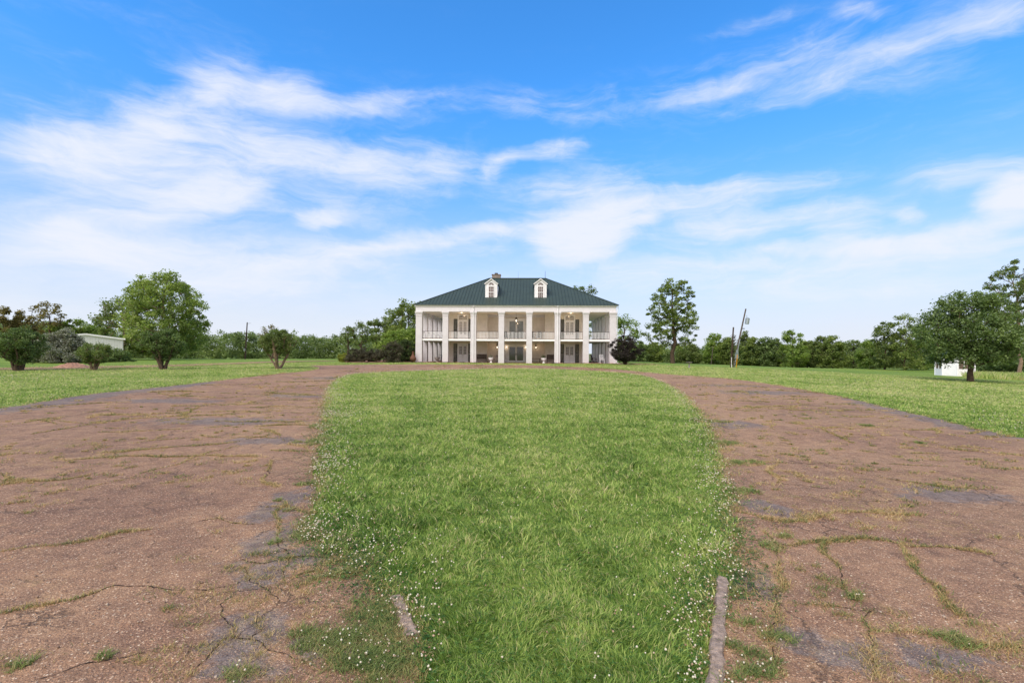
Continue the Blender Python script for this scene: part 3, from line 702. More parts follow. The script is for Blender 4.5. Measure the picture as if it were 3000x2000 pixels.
for cx_, cy_, r_ in CL:
    c0 = at(cx_, cy_); n = int(min(2600, 26000 * r_ * r_ * (4.2 / max(4.2, c0.y)) ** 1.2 + 60))
    sub = [(rng.gauss(0, .5), rng.gauss(0, .45)) for _ in range(7)]
    for _ in range(n):
        a, b = sub[rng.randrange(7)]; px_.append(c0.x + r_ * (a + rng.gauss(0, .27))); py_.append(c0.y + r_ * (b + rng.gauss(0, .27))); ph_.append(rng.uniform(.02, .055))
px_, py_, ph_ = map(np.array, (px_, py_, ph_)); k = offkerb(px_, py_); px_, py_, ph_ = px_[k], py_[k], ph_[k]; D = np.hypot(px_, py_)
P, q4, t3 = blades(px_, py_, gz(px_, py_) + .012, ph_ * (1 + .03 * D), .0045 * (D / 3.5) ** .72 * G.uniform(.7, 1.4, len(px_)), .5 + 1.2 * G.random(len(px_)))
tag(np_mesh('grass_clumps', P, [q4, t3], M['clump']), 'green grass clumps creeping from the island edge over the broken pavement', 'grass', kind='stuff')
n = len(px_) // 5; ix = G.integers(0, len(px_), n); x, y = px_[ix] + G.normal(0, .04, n), py_[ix] + G.normal(0, .04, n)
k = y < 6; x, y = x[k], y[k]; k = G.random(len(x)) < .06; x, y = x[k], y[k]
heads(x, y, gz(x, y) + .03 + .04 * G.random(len(x)), .0045 + .004 * G.random(len(x)), 'clover_flowers', M['flower'], 'cream and brownish clover heads among the clumps on the pavement', 'flowers')
# loose stones on the pavement
x, y, d = sample(9000, 2.7, 16, 1.5); r, ri, ro = ring(x, y); k = (r > ri + .05) & (r < ro) & (G.random(len(x)) < .5); x, y = x[k], y[k]
M['pebble'] = leaf_mat('pebble', (.14, .09, .065, 1), (.30, .20, .14, 1), (.52, .43, .34, 1), 0.0, 3)
heads(x, y, gz(x, y) + .02, .004 + .009 * G.random(len(x)) ** 3, 'pebbles', M['pebble'], 'loose brown and buff pebbles lying on the worn drive', 'pebbles')

# ------------------------------------------------------------------ kerbs
def kerb(p0, p1, lab, n=30):
    a, b = at(*p0), at(*p1); root = empty('kerb', a, label=lab, cat='kerb', group='concrete kerbs beside the grass island')
    d = Vector((b.x - a.x, b.y - a.y, 0)); L = d.length; d.normalize(); nm = Vector((-d.y, d.x, 0)); rg = random.Random(4)
    V, Fk = [], []; prof = [(-.052, -.1), (-.05, .022), (-.036, .036), (.03, .04), (.046, .018), (.052, -.1)]
    for i in range(n):
        for u, z in prof:
            p = d * (L * i / (n - 1)) + nm * (u + rg.gauss(0, .006) + .004 * math.sin(i * .9)); wpt = a + p
            V.append((p.x, p.y, float(gz(wpt.x, wpt.y)) - a.z + z + rg.gauss(0, .004)))
    m = len(prof)
    for i in range(n - 1):
        for j in range(m - 1): q = i * m + j; Fk.append((q, q + 1, q + m + 1, q + m))
    Fk += [tuple(range(m)), tuple(range((n - 1) * m, n * m))[::-1]]
    mb = MB(); mb.add(V, Fk); mb.build('slab', M['concrete'], root, smooth=False)
kerb((2090, 2060), (2116, 1700), 'worn pale concrete kerb on the right edge of the grass island')
kerb((1208, 1870), (1158, 1755), 'short broken concrete kerb half buried on the left edge of the island')

# ------------------------------------------------------------------ the mansion
HYAW = R(-2.05); HB = Vector((.40, 62.0, float(gz(.4, 61)) + .03))
house = empty('mansion', HB, HYAW, label='white two storey mansion with tall square columns, full balcony and green hip roof', cat='house')
def H(x, y, z):  # a point of the house in world coordinates
    c, s_ = math.cos(HYAW), math.sin(HYAW); return Vector((HB.x + x * c - y * s_, HB.y + x * s_ + y * c, HB.z + z))
CXS = [-12.1, -8.77, -5.25, -1.74, 1.74, 5.25, 8.77, 12.1]; CYS = [3.4, 6.8, 10.2, 13.6]; DP = 17.0; EZ = 7.21
m = MB(); m.box(-12.62, 12.62, -.52, DP + .52, -.6, 0.0)
pf = m.build('porch_floor', M['floor'], house)
m = MB(); m.box(-9.1, -3.8, 3.4, 13.6, 0, 6.4); m.box(3.8, 9.1, 3.4, 13.6, 0, 6.4); m.box(-3.8, 3.8, 4.6, 13.6, 0, 6.4)
wall = m.build('wall', M['cream_wall'], house)
def column(x, y, w=.36):
    m = MB(); m.stack(0, 0, [(0, w + .03), (.05, w + .03), (.06, w), (5.86, w - .015), (5.87, w + .02), (5.93, w + .02), (5.94, w - .01), (6.02, w), (6.2, w + .075), (6.24, w + .085), (6.379, w + .085)])
    return m.build('column', M['white_brick'], house, loc=(x, y, 0))
for x in CXS:
    column(x, 0, .40 if abs(x) > 12 else .36); column(x, DP, .40 if abs(x) > 12 else .36)
for y in CYS:
    column(-12.1, y); column(12.1, y)
def ringbox(m, x, y0, y1, t, z0, z1):
    """a rectangular ring: outer half width x, from y0 to y1, thickness t inwards"""
    m.box(-x, x, y0, y0 + t, z0, z1); m.box(-x, x, y1 - t, y1, z0, z1); m.box(-x, -x + t, y0 + t, y1 - t, z0, z1); m.box(x - t, x, y0 + t, y1 - t, z0, z1)
m = MB(); ringbox(m, 12.5, -.4, DP + .4, .8, 6.38, 6.60); ringbox(m, 12.515, -.415, DP + .415, .8, 6.60, 6.64); ringbox(m, 12.49, -.39, DP + .39, .79, 6.64, 6.86)
ringbox(m, 12.515, -.415, DP + .415, .8, 6.86, 6.90); ringbox(m, 12.49, -.39, DP + .39, .79, 6.90, 7.05)
m.build('entablature', M['trim'], house)
m = MB(); ringbox(m, 12.6, -.5, DP + .5, .3, 7.05, 7.10); ringbox(m, 12.68, -.58, DP + .58, .3, 7.10, 7.2)
m.build('gutter', M['white_paint'], house)
m = MB(); m.box(-11.71, 11.71, .39, DP - .39, 6.405, 6.5); m.build('ceiling', M['ceil'], house)
# balcony floor ring
m = MB(); m.box(-12.15, 12.15, -.2, 3.39, 2.82, 2.98); m.box(-3.79, 3.79, 3.39, 4.59, 2.82, 2.98)
m.box(-12.15, -9.11, 3.39, DP + .1, 2.82, 2.98); m.box(9.11, 12.15, 3.39, DP + .1, 2.82, 2.98); m.box(-9.11, 9.11, 13.61, DP + .1, 2.82, 2.98)
m.build('balcony_floor', M['ceil'], house)
m = MB(); m.box(-12.2, 12.2, -.25, -.05, 2.74, 2.955); m.box(-12.2, -12.0, -.05, DP + .1, 2.74, 2.955); m.box(12.0, 12.2, -.05, DP + .1, 2.74, 2.955)
m.build('balcony_edge', M['white_paint'], house)
# railings, one per bay
def railing(a, b):
    a, b = Vector(a), Vector(b); d = (b - a).normalized(); L = (b - a).length
    m = MB(); m.bar(a + Vector((0, 0, 3.92)), b + Vector((0, 0, 3.92)), .07, .045)
    m.bar(a + Vector((0, 0, 3.06)), b + Vector((0, 0, 3.06)), .05, .04)
    r_ = m.build('railing', M['rail_dark'], house)
    m = MB(); n = int(L / .165)
    for i in range(1, n):
        p = a + d * (L * i / n); m.box(p.x - .024, p.x + .024, p.y - .024, p.y + .024, 3.082, 3.896)
    m.build('balusters', M['white_paint'], r_)
for x0, x1 in zip(CXS, CXS[1:]): railing((x0 + .36, 0, 0), (x1 - .36, 0, 0))
ys = [0] + CYS + [DP]
for sx in (-1, 1):
    for y0, y1 in zip(ys, ys[1:]): railing((sx * 12.1, y0 + .36, 0), (sx * 12.1, y1 - .36, 0))
# downspouts
def pipe(pts, nm='downspout'):
    m = MB(); m.tube(pts, .05, 8); m.build(nm, M['white_paint'], house, smooth=False)
pipe([(-5.25 + .02, -.62, 7.08), (-5.23, -.56, 6.95), (-5.23, -.47, 6.8), (-5.23, -.52, 6.4), (-5.23, -.5, 6.1), (-5.23, -.43, 5.9), (-5.23, -.43, .12), (-5.23, -.6, .03)])
pipe([(5.27, -.62, 7.08), (5.27, -.56, 6.95), (5.27, -.47, 6.8), (5.27, -.52, 6.4), (5.27, -.5, 6.1), (5.27, -.43, 5.9), (5.27, -.43, .12), (5.2, -.6, .03)])
pipe([(12.72, -.3, 7.08), (12.72, -.3, 6.9), (12.6, -.3, 6.4), (12.57, -.3, .12), (12.8, -.4, .03)])
# roof
EX, EY0, EY1, RZ = 12.74, -.62, DP + .62, 11.85; RXh, RY = 4.05, DP / 2
m = MB(); e = [(-EX, EY0, EZ), (EX, EY0, EZ), (EX, EY1, EZ), (-EX, EY1, EZ)]; rg_ = [(-RXh, RY, RZ), (RXh, RY, RZ)]
lo = [(x, y, z - .06) for x, y, z in e]
m.add(e + rg_ + lo, [(0, 1, 5, 4), (1, 2, 5), (2, 3, 4, 5), (3, 0, 4), (6, 7, 1, 0), (7, 8, 2, 1), (8, 9, 3, 2), (9, 6, 0, 3), (9, 8, 7, 6)])
roof = m.build('roof', M['roof'], house)
m = MB()
def seam(a, b): m.bar(Vector(a) + Vector((0, 0, .022)), Vector(b) + Vector((0, 0, .022)), .035, .05)
x = -EX + .21
while x < EX:
    t = 1.0 if abs(x) < RXh else (EX - abs(x)) / (EX - RXh)
    if t > .03:
        for y0, in ((EY0,), (EY1,)):
            seam((x, y0, EZ), (x, y0 + (RY - y0) * t, EZ + (RZ - EZ) * t))
    x += .42
y = EY0 + .21
while y < EY1:
    t = 1 - abs(y - RY) / (RY - EY0)
    if t > .03:
        for s_ in (-1, 1): seam((s_ * EX, y, EZ), (s_ * (EX - (EX - RXh) * t), y, EZ + (RZ - EZ) * t))
    y += .42
m.build('standing_seams', M['seam'], roof)
m = MB()
for a in e:
    b = rg_[0] if a[0] < 0 else rg_[1]; m.bar(Vector(a) + Vector((0, 0, .03)), Vector(b) + Vector((0, 0, .03)), .16, .06)
m.bar((-RXh, RY, RZ + .03), (RXh, RY, RZ + .03), .22, .07)
m.build('ridge_cap', M['roof'], roof)
# chimney
ch = MB(); ch.box(-3.72, -2.5, 9.6, 10.6, 10.2, 12.52); ch.box(-3.78, -2.44, 9.54, 10.66, 12.52, 12.64)
cho = ch.build('chimney', M['chim'], roof)
ch = MB(); ch.box(-3.35, -2.9, 9.85, 10.35, 12.64, 12.86); ch.build('flue_cap', M['iron'], cho)
for x, h_, r_ in ((.12, 12.85, .012), (3.95, 12.9, .03)):
    m = MB(); m.tube([(x, RY, RZ), (x, RY, h_)], [r_, r_ * .5], 6); m.build('roof_rod', M['iron'], roof)
# windows and doors
def frame(m, x0, x1, y, z0, z1, w, d=.05):
    m.box(x0, x1, y - d, y, z1 - w, z1); m.box(x0, x1, y - d, y, z0, z0 + w); m.box(x0, x0 + w, y - d, y, z0 + w, z1 - w); m.box(x1 - w, x1, y - d, y, z0 + w, z1 - w)
def muntins(m, x0, x1, y, z0, z1, nx, nz, w=.022, d=.03):
    for i in range(1, nx): x = x0 + (x1 - x0) * i / nx; m.box(x - w / 2, x + w / 2, y - d, y - .002, z0, z1)
    for j in range(1, nz): z = z0 + (z1 - z0) * j / nz; m.box(x0, x1, y - d - .003, y - .005, z - w / 2, z + w / 2)
def pane(parent, x0, x1, y, z0, z1, gm, name='pane'):
    m = MB(); m.box(x0, x1, y - .01, y + .004, z0, z1); return m.build(name, M[gm], parent)
def side_door(x, y, z0, upper):
    h = 2.45 if upper else 2.2; wd = .56
    m = MB(); frame(m, x - .72, x + .72, y, z0, z0 + (3.33 if upper else 2.45), .1, .09)
    m.box(x - .62, x - wd - .002, y - .06, y, z0 + .1, z0 + h); m.box(x + wd + .002, x + .62, y - .06, y, z0 + .1, z0 + h)
    m.box(x - .62, x + .62, y - .07, y, z0 + h, z0 + h + .12)
    if not upper: m.box(x - .62, x + .62, y - .05, y, z0 + h + .12, z0 + 2.35)
    du = m.build('door_frame', M['white_paint'], house)
    if upper:
        pane(du, x - .62, x + .62, y, z0 + h + .12, z0 + 3.23, 'curtain')
        m = MB(); m.box(x - .38, x - .06, y - .03, y - .012, z0 + 3.08, z0 + 3.2); m.box(x + .06, x + .38, y - .03, y - .012, z0 + 3.08, z0 + 3.2); m.build('transom_pane', M['glass_dark'], du)
        m = MB(); frame(m, x - .62, x + .62, y - .012, z0 + h + .12, z0 + 3.23, .05, .04); m.box(x - .02, x + .02, y - .05, y - .012, z0 + h + .17, z0 + 3.18); m.build('transom', M['white_paint'], du)
    for s_ in (-1, 1):
        a, b = (x - wd, x - .012) if s_ < 0 else (x + .012, x + wd)
        zb = z0 + (.95 if not upper else .62)
        m = MB(); m.box(a, b, y - .045, y, z0 + .02, zb); frame(m, a, b, y, zb, z0 + h - .01, .085, .045)
        ga, gb, gz0, gz1 = a + .085, b - .085, zb + .085, z0 + h - .095
        muntins(m, ga, gb, y - .015, gz0, gz1, 2, 3 if not upper else 5)
        # raised panel moulding
        frame(m, a + .08, b - .08, y - .045, z0 + .12, zb - .06, .03, .015)
        lf = m.build('door', M['white_paint'], house)
        pane(lf, ga, gb, y - .01, gz0, gz1, 'curtain' if upper else 'glass_warm')
        m = MB(); kx = b - .05 if s_ < 0 else a + .05; m.tube([(kx, y - .045, z0 + 1.0), (kx, y - .1, z0 + 1.0)], [.015, .03], 8); m.build('handle', M['iron'], lf)
    for s_ in (-1, 1):
        m = MB(); xa = x + s_ * .98; z1 = z0 + (2.72 if upper else 2.45)
        frame(m, xa - .24, xa + .24, y, z0 + .03, z1, .05, .06); m.box(xa - .19, xa + .19, y - .05, y, z0 + 1.18, z0 + 1.26)
        z = z0 + .08
        while z < z1 - .08:
            if not (z0 + 1.13 < z < z0 + 1.26): m.bar((xa - .19, y - .03, z + .02), (xa + .19, y - .03, z + .02), .05, .012, up=(0, -.7, 1))
            z += .07
        m.build('shutter', M['shutter'], house)
    if upper:
        m = MB(); m.tube([(x, y - 1.5, 6.38), (x, y - 1.5, 6.404)], [.12, .13], 14); m.build('ceiling_downlight', M['lamp'], house)
for sx in (-1, 1):
    side_door(sx * 7.05, 3.396, 0, False); side_door(sx * 7.05, 3.396, 2.98, True)
def centre_door(z0, h, gm, n):
    y = 4.596
    m = MB(); frame(m, -1.16, 1.16, y, z0, z0 + h + .14, .14, .1); m.box(-1.72, -1.5, y - .12, y, z0, z0 + h + .14); m.box(1.5, 1.72, y - .12, y, z0, z0 + h + .14)
    m.box(-1.78, 1.78, y - .16, y, z0 + h + .14, z0 + h + .3); m.box(-1.5, -1.16, y - .02, y, z0, z0 + h + .14); m.box(1.16, 1.5, y - .02, y, z0, z0 + h + .14)
    m.build('door_frame', M['white_paint'], house)
    for s_ in (-1, 1):
        a, b = (-1.02, -.01) if s_ < 0 else (.01, 1.02)
        m = MB(); frame(m, a, b, y, z0 + .14, z0 + h, .09, .06); lf = m.build('glass_door', M['white_paint'], house)
        pane(lf, a + .09, b - .09, y - .02, z0 + .23, z0 + h - .09, gm)
        m = MB(); kx = -.06 if s_ < 0 else .06; m.box(kx - .02, kx + .02, y - .1, y - .06, z0 + .98, z0 + 1.22); m.build('handle', M['iron'], lf)
centre_door(0, 2.15, 'glass_dark', 0); centre_door(2.98, 2.62, 'glass_pale', 0)
m = MB(); m.box(-3.79, 3.79, 4.42, 4.595, 6.05, 6.4); m.box(-3.79, 3.79, 4.34, 4.42, 6.28, 6.4); m.build('cornice', M['trim'], house)
m = MB(); m.box(-3.79, 3.79, 4.5, 4.595, 2.6, 2.81); m.build('cornice', M['trim'], house)
# beams across the gallery ceiling
for x in CXS[1:-1]:
    m = MB(); m.box(x - .16, x + .16, .41, 3.38, 6.33, 6.404); m.build('ceiling_beam', M['ceil'], house)
# dormers
def dormer(x):
    y0, zb, ze, za, hw = 1.72, 8.13, 10.2, 10.78, .775
    sl = (RZ - EZ) / (RY - EY0); yb = lambda z: EY0 + (z - EZ) / sl
    m = MB(); m.add([(x - hw, y0, zb), (x + hw, y0, zb), (x + hw, y0, ze), (x, y0, za), (x - hw, y0, ze), (x - hw, yb(ze) + .1, ze), (x + hw, yb(ze) + .1, ze)],
                    [(0, 1, 2, 3, 4), (0, 4, 5), (1, 6, 2)])
    z = zb + .13
    while z < ze:   # lap siding
        m.box(x - hw - .012, x - .44, y0 - .022, y0 + .02, z - .012, z + .012); m.box(x + .44, x + hw + .012, y0 - .022, y0 + .02, z - .012, z + .012)
        for s_ in (-1, 1):
            xx = x + s_ * (hw + .008); m.box(min(xx, xx - s_ * .02), max(xx, xx - s_ * .02), y0, yb(z) + .02, z - .012, z + .012)
        z += .14
    d = m.build('dormer', M['white_paint'], roof)
    for s_ in (-1, 1):
        m = MB(); a = (x, y0 - .16, za + .05); b = (x + s_ * (hw + .13), y0 - .16, ze - .05)
        yb2 = yb(za) + .3; c = (x, yb2, za + .05); dd = (x + s_ * (hw + .13), yb(ze) + .25, ze - .05)
        vs = [Vector(p) for p in (a, b, dd, c)]; up = Vector((0, 0, .06)); m.add(vs + [v + up for v in vs], [(0, 1, 2, 3), (7, 6, 5, 4), (0, 4, 5, 1), (1, 5, 6, 2), (2, 6, 7, 3), (3, 7, 4, 0)])
        if True: m.build('roof_panel', M['roof'], d) if False else None
        o_ = MB(); o_.v = m.v; o_.f = m.f; r1 = o_.build('dormer_roof', M['roof'], roof)
        m = MB(); m.bar((x + s_ * .0, y0 - .165, za - .01), (x + s_ * (hw + .12), y0 - .165, ze - .11), .03, .09, up=(0, 0, 1)); m.build('fascia', M['white_paint'], r1)
    m = MB(); frame(m, x - .42, x + .42, y0 - .02, 8.22, 9.95, .1, .05); m.box(x - .32, x + .32, y0 - .055, y0 - .02, 9.02, 9.09); m.box(x - .32, x + .32, y0 - .06, y0 - .02, 9.78, 9.85)
    muntins(m, x - .32, x + .32, y0 - .03, 8.32, 9.02, 3, 2, .025); muntins(m, x - .32, x + .32, y0 - .03, 9.09, 9.78, 3, 2, .025)
    wf = m.build('dormer_window', M['white_paint'], roof); pane(wf, x - .33, x + .33, y0 - .022, 8.3, 9.86, 'glass_warm')
    m = MB(); n = 14; vs = [(x, y0 - .03, 9.93)] + [(x + .34 * math.cos(math.pi * i / n), y0 - .03, 9.93 + .36 * math.sin(math.pi * i / n)) for i in range(n + 1)]
    m.add(vs, [(0, i, i + 1) for i in range(1, n + 1)]); m.build('fanlight', M['glass_warm'], wf)
    m = MB()
    m.tube([(x + .37 * math.cos(math.pi * i / n), y0 - .05, 9.93 + .4 * math.sin(math.pi * i / n)) for i in range(n + 1)], .035, 6)
    for k in (1, 2, 3, 4): a = math.pi * k / 5; m.bar((x, y0 - .045, 9.94), (x + .35 * math.cos(a), y0 - .045, 9.94 + .36 * math.sin(a)), .02, .02)
    m.build('arch_trim', M['white_paint'], wf)
dormer(-3.19); dormer(3.16)
# brick step in front of the centre bay
m = MB(); m.box(-3.4, 3.6, -1.7, -.53, -.5, -.04); m.box(-3.7, 3.9, -2.3, -1.7, -.5, -.14)
m.build('brick_step', M['brick_red'], house)

# ---- lamps on the house
def lantern_mesh(root, z, s_, chain):
    """lantern hanging with its centre at height z"""
    m = MB(); m.stack(0, 0, [(z - .34 * s_, .03 * s_), (z - .27 * s_, .10 * s_), (z - .25 * s_, .11 * s_)], 6); m.stack(0, 0, [(z + .22 * s_, .17 * s_), (z + .25 * s_, .17 * s_), (z + .33 * s_, .07 * s_), (z + .42 * s_, .02 * s_)], 6)
    for k in range(6):
        a = math.pi / 6 + k * math.pi / 3; m.bar((.10 * s_ * math.cos(a), .10 * s_ * math.sin(a), z - .26 * s_), (.16 * s_ * math.cos(a), .16 * s_ * math.sin(a), z + .23 * s_), .014, .014)
    m.tube([(0, 0, z - .34 * s_), (0, 0, z - .42 * s_)], [.02 * s_, .008], 6); m.tube([(0, 0, z + .41 * s_), (0, 0, z + .41 * s_ + chain)], .009, 6)
    m.build('frame', M['iron'], root)
    m = MB(); m.stack(0, 0, [(z - .1 * s_, .045 * s_), (z + .08 * s_, .05 * s_), (z + .1 * s_, .02 * s_)], 8); m.build('bulb', M['lamp'], root)
r0 = empty('hanging_lantern', H(.05, 1.9, 5.4), HYAW, label='large hanging lantern lit above the balcony in front of the upper glass doors', cat='lantern'); lantern_mesh(r0, 0, 1.15, .5)
def lamp_light(p, w):
    l = bpy.data.objects.new('lantern_light', bpy.data.lights.new('lantern_light', 'POINT')); COL.objects.link(l); l.location = p; l.data.energy = w; l.data.color = (1, .72, .45); l.data.shadow_soft_size = .12
lamp_light(H(.05, 1.9, 5.4), 15)
for sx in (-1, 1): lamp_light(H(sx * 2.6 + .05, 4.15, 2.0), 4); lamp_light(H(sx * 7.05, 1.9, 6.2), 7); lamp_light(H(sx * 1.3, 4.35, 2.0), 2)
for sx, lab in ((-1, 'lit black wall lantern left of the lower glass doors'), (1, 'lit black wall lantern right of the lower glass doors')):
    r0 = empty('wall_lantern', H(sx * 2.6 + .05, 4.25, 2.0), HYAW, label=lab, cat='lantern', group='large wall lanterns'); lantern_mesh(r0, 0, .95, .05)
    m = MB(); m.bar((0, 0, .44), (0, .34, .44), .02, .03); m.box(-.06, .06, .31, .345, .1, .5); m.build('bracket', M['iron'], r0)
for sx, lab in ((-1, 'small lit sconce beside the left edge of the lower glass doors'), (1, 'small lit sconce beside the right edge of the lower glass doors')):
    r0 = empty('wall_sconce', H(sx * 1.3, 4.5, 2.0), HYAW, label=lab, cat='sconce', group='small sconces by the lower glass doors')
    m = MB(); m.box(-.04, .04, 0, .08, -.12, .1); m.tube([(0, 0, -.06), (0, -.07, -.06)], .012, 6); m.build('bracket', M['iron'], r0)
    m = MB(); m.tube([(0, -.07, -.04), (0, -.07, .07)], [.035, .05], 10); m.build('lamp_shade', M['lamp'], r0)

# ---- furniture on the porch
def bench(loc, rz, label, w=1.5):
    r0 = empty('bench', loc, rz, label=label, cat='bench', group='dark wooden benches on the lower porch')
    m = MB(); 
    for k in range(5): m.box(-w / 2, w / 2, -.24 + k * .1, -.155 + k * .1, .42, .445)
    m.build('seat', M['wood_dark'], r0)
    m = MB(); m.box(-w / 2 + .06, w / 2 - .06, .235, .275, .98, 1.05); m.box(-w / 2 + .06, w / 2 - .06, .235, .275, .5, .56)
    n = 14
    for k in range(n): x = -w / 2 + .1 + (w - .2) * k / (n - 1); m.box(x - .028, x + .028, .24, .27, .56, .98)
    m.build('backrest', M['wood_dark'], r0)
    for sx in (-1, 1):
        x = sx * (w / 2 - .03)
        m = MB(); m.box(x - .03, x + .03, -.26, -.2, 0, .66); m.build('leg', M['wood_dark'], r0)
        m = MB(); m.box(x - .03, x + .03, .23, .29, 0, 1.08); m.build('leg', M['wood_dark'], r0)
        m = MB(); m.box(x - .04, x + .04, -.3, .23, .66, .7); m.build('armrest', M['wood_dark'], r0)
    return r0
bench(H(-4.62, 2.9, 0), HYAW, 'dark wooden bench against the wall beside the white urn, left of the glass doors')
bench(H(4.75, 2.9, 0), HYAW, 'dark wooden bench against the wall right of the glass doors, partly behind a column', 1.35)
r0 = empty('low_bench', H(2.55, 3.2, 0), HYAW, label='low backless brown bench under the right wall lantern', cat='bench')
m = MB(); m.box(-.65, .65, -.2, .2, .5, .55); m.build('seat', M['wood_brown'], r0)
for sx in (-1, 1):
    for sy in (-1, 1): m = MB(); m.box(sx * .58 - .03, sx * .58 + .03, sy * .16 - .03, sy * .16 + .03, 0, .5); m.build('leg', M['wood_brown'], r0)
def urn(loc, s_, matl, label, plant=None, foot=True):
    r0 = empty('urn', loc, 0, label=label, cat='urn', group='garden urns on the porch')
    prof = [(0, .2), (.05, .2), (.08, .12), (.2, .08), (.26, .12), (.34, .24), (.5, .33), (.62, .34), (.66, .38), (.7, .38), (.7, .3), (.62, .28)]
    m = MB(); m.stack(0, 0, [(z * s_, r_ * s_) for z, r_ in prof], 20); m.build('bowl', M[matl], r0, smooth=False)
    if plant: 
        tuft(r0, (0, 0, .66 * s_), .3 * s_, plant)
    return r0
def tuft(parent, p, r_, matl, n=260):
    rg = np.random.default_rng(int(abs(p[0] * 100 + p[2] * 1000)) + 3)
    P, q4 = leaf_cards(np.array([p]) + rg.normal(0, r_ * .45, (n, 3)) * [1, 1, .8] + [0, 0, r_ * .5], np.full(n, r_ * .3), rg)
    return np_mesh('plant', P, [q4], M[matl], parent)
def leaf_cards(c, s_, rg, up=.4):
    n = len(c); a = rg.normal(0, 1, (n, 3)); a[:, 2] *= .6; a /= np.linalg.norm(a, axis=1)[:, None] + 1e-9
    nn = rg.normal(0, 1, (n, 3)); nn[:, 2] = np.abs(nn[:, 2]) + up; b = np.cross(nn, a); b /= np.linalg.norm(b, axis=1)[:, None] + 1e-9
    s_ = s_[:, None] * rg.uniform(.6, 1.3, (n, 1)); w_ = s_ * rg.uniform(.5, .85, (n, 1))
    nn = np.cross(a, b)
    P = np.stack([c - a * s_ * .5, c + b * w_ * .5 + nn * s_ * .12, c + a * s_ * .5, c - b * w_ * .5 + nn * s_ * .12], 1)
    return P.reshape(-1, 3), np.arange(n * 4).reshape(-1, 4)
urn(H(-3.1, .9, 0), .95, 'white_paint', 'white urn on the porch beside the left dark bench', 'lf_grey')
urn(H(3.6, .9, 0), .95, 'white_paint', 'white urn with a small green plant between the low bench and the right dark bench', 'lf_deep')
urn(H(-10.0, .9, 0), .95, 'stone', 'weathered grey stone urn on the porch between the two leftmost columns', None)
for sx, lab in ((-1, 'grey stone pedestal planter left of the lower glass doors'), (1, 'grey stone pedestal planter right of the lower glass doors')):
    r0 = empty('pedestal_planter', H(sx * 1.78, 3.95, 0), 0, label=lab, cat='planter', group='stone pedestal planters by the lower glass doors')
    m = MB(); m.stack(0, 0, [(0, .2), (.08, .2), (.1, .13), (.55, .11), (.6, .2), (.66, .21), (.8, .26), (.86, .27), (.86, .2)], 12); m.build('pedestal', M['stone'], r0)
    rg = np.random.default_rng(5); n = 500; c = np.stack([rg.normal(0, .09, n), rg.normal(0, .08, n), rg.uniform(.85, 1.7, n)], 1)
    P, q4 = leaf_cards(c, np.full(n, .13), rg); np_mesh('plant', P, [q4], M['lf_rust'], r0)
# wrought iron plant stand left of centre
r0 = empty('plant_stand', H(-1.95 - .55, 3.4, 0), HYAW, label='grey wrought plant stand below the left wall lantern', cat='plant stand')
m = MB(); m.stack(0, 0, [(0, .25), (.04, .25), (.05, .05), (.75, .04), (.78, .42), (.82, .42)], 10)
m.build('table', M['stone'], r0)
m = MB(); m.tube([(.0, 0, .82), (.02, 0, 1.05)], [.06, .02], 6)
for sx in (-1, 1): m.tube([(sx * .05, 0, .1), (sx * .3, 0, .3), (sx * .45, 0, .55), (sx * .62, 0, .6)], .025, 6)
m.build('scrollwork', M['stone'], r0)
def rocker(loc, rz, matl, label, grp, s_=1.0):
    r0 = empty('rocking_chair', loc, rz, label=label, cat='rocking chair', group=grp); mm = M[matl]
    m = MB()
    for k in range(6): m.box(-.27, .27, -.26 + k * .09, -.18 + k * .09, .40 - k * .012, .42 - k * .012)
    m.build('seat', mm, r0)
    m = MB(); m.bar((-.25, .25, .38), (-.25, .42, 1.1), .05, .04); m.bar((.25, .25, .38), (.25, .42, 1.1), .05, .04); m.bar((-.25, .42, 1.08), (.25, .42, 1.08), .03, .1); m.bar((-.25, .27, .5), (.25, .27, .5), .03, .06)
    for k in range(6): x = -.19 + k * .076; m.bar((x, .27, .5), (x, .415, 1.04), .045, .015)
    m.build('backrest', mm, r0)
    for sx in (-1, 1):
        m = MB(); m.tube([(sx * .28, -.42 + .14 * k, .03 + .06 * ((k - 3.2) / 3.2) ** 2) for k in range(8)], .022, 6); m.build('rocker', mm, r0)
        m = MB(); m.box(sx * .28 - .022, sx * .28 + .022, -.25, -.205, .04, .62); m.build('leg', mm, r0)
        m = MB(); m.box(sx * .28 - .022, sx * .28 + .022, .2, .245, .04, .4); m.build('leg', mm, r0)
        m = MB(); m.box(sx * .29 - .045, sx * .29 + .045, -.32, .3, .62, .645); m.build('armrest', mm, r0)
    return r0
rocker(H(10.05, 1.6, 0), HYAW + 1.7, 'wood_dark', 'dark rocking chair in side view beside the white one on the right of the porch', 'rocking chairs on the lower porch')
rocker(H(11.0, 1.3, 0), HYAW + .15, 'white_paint', 'white rocking chair on the lower porch near the rightmost column', 'rocking chairs on the lower porch')
rocker(H(9.65, 3.6, 0), HYAW - .4, 'white_paint', 'white rocking chair farther back, half behind the second column from the right', 'rocking chairs on the lower porch')
rocker(H(2.15, 2.6, 2.98), HYAW + .3, 'wood_dark', 'dark rocking chair seen through the balcony railing right of the upper glass doors', 'dark rocking chairs on the balcony')
rocker(H(3.0, 2.6, 2.98), HYAW - .2, 'wood_dark', 'dark rocking chair on the balcony next to the wall corner', 'dark rocking chairs on the balcony')
rocker(H(-1.25, 3.3, 2.98), HYAW + .5, 'iron', 'black chair on the balcony left of the upper glass doors', 'dark rocking chairs on the balcony')
rocker(H(.05, 3.3, 2.98), HYAW, 'iron', 'small black chair in the middle of the balcony before the upper glass doors', 'dark rocking chairs on the balcony')
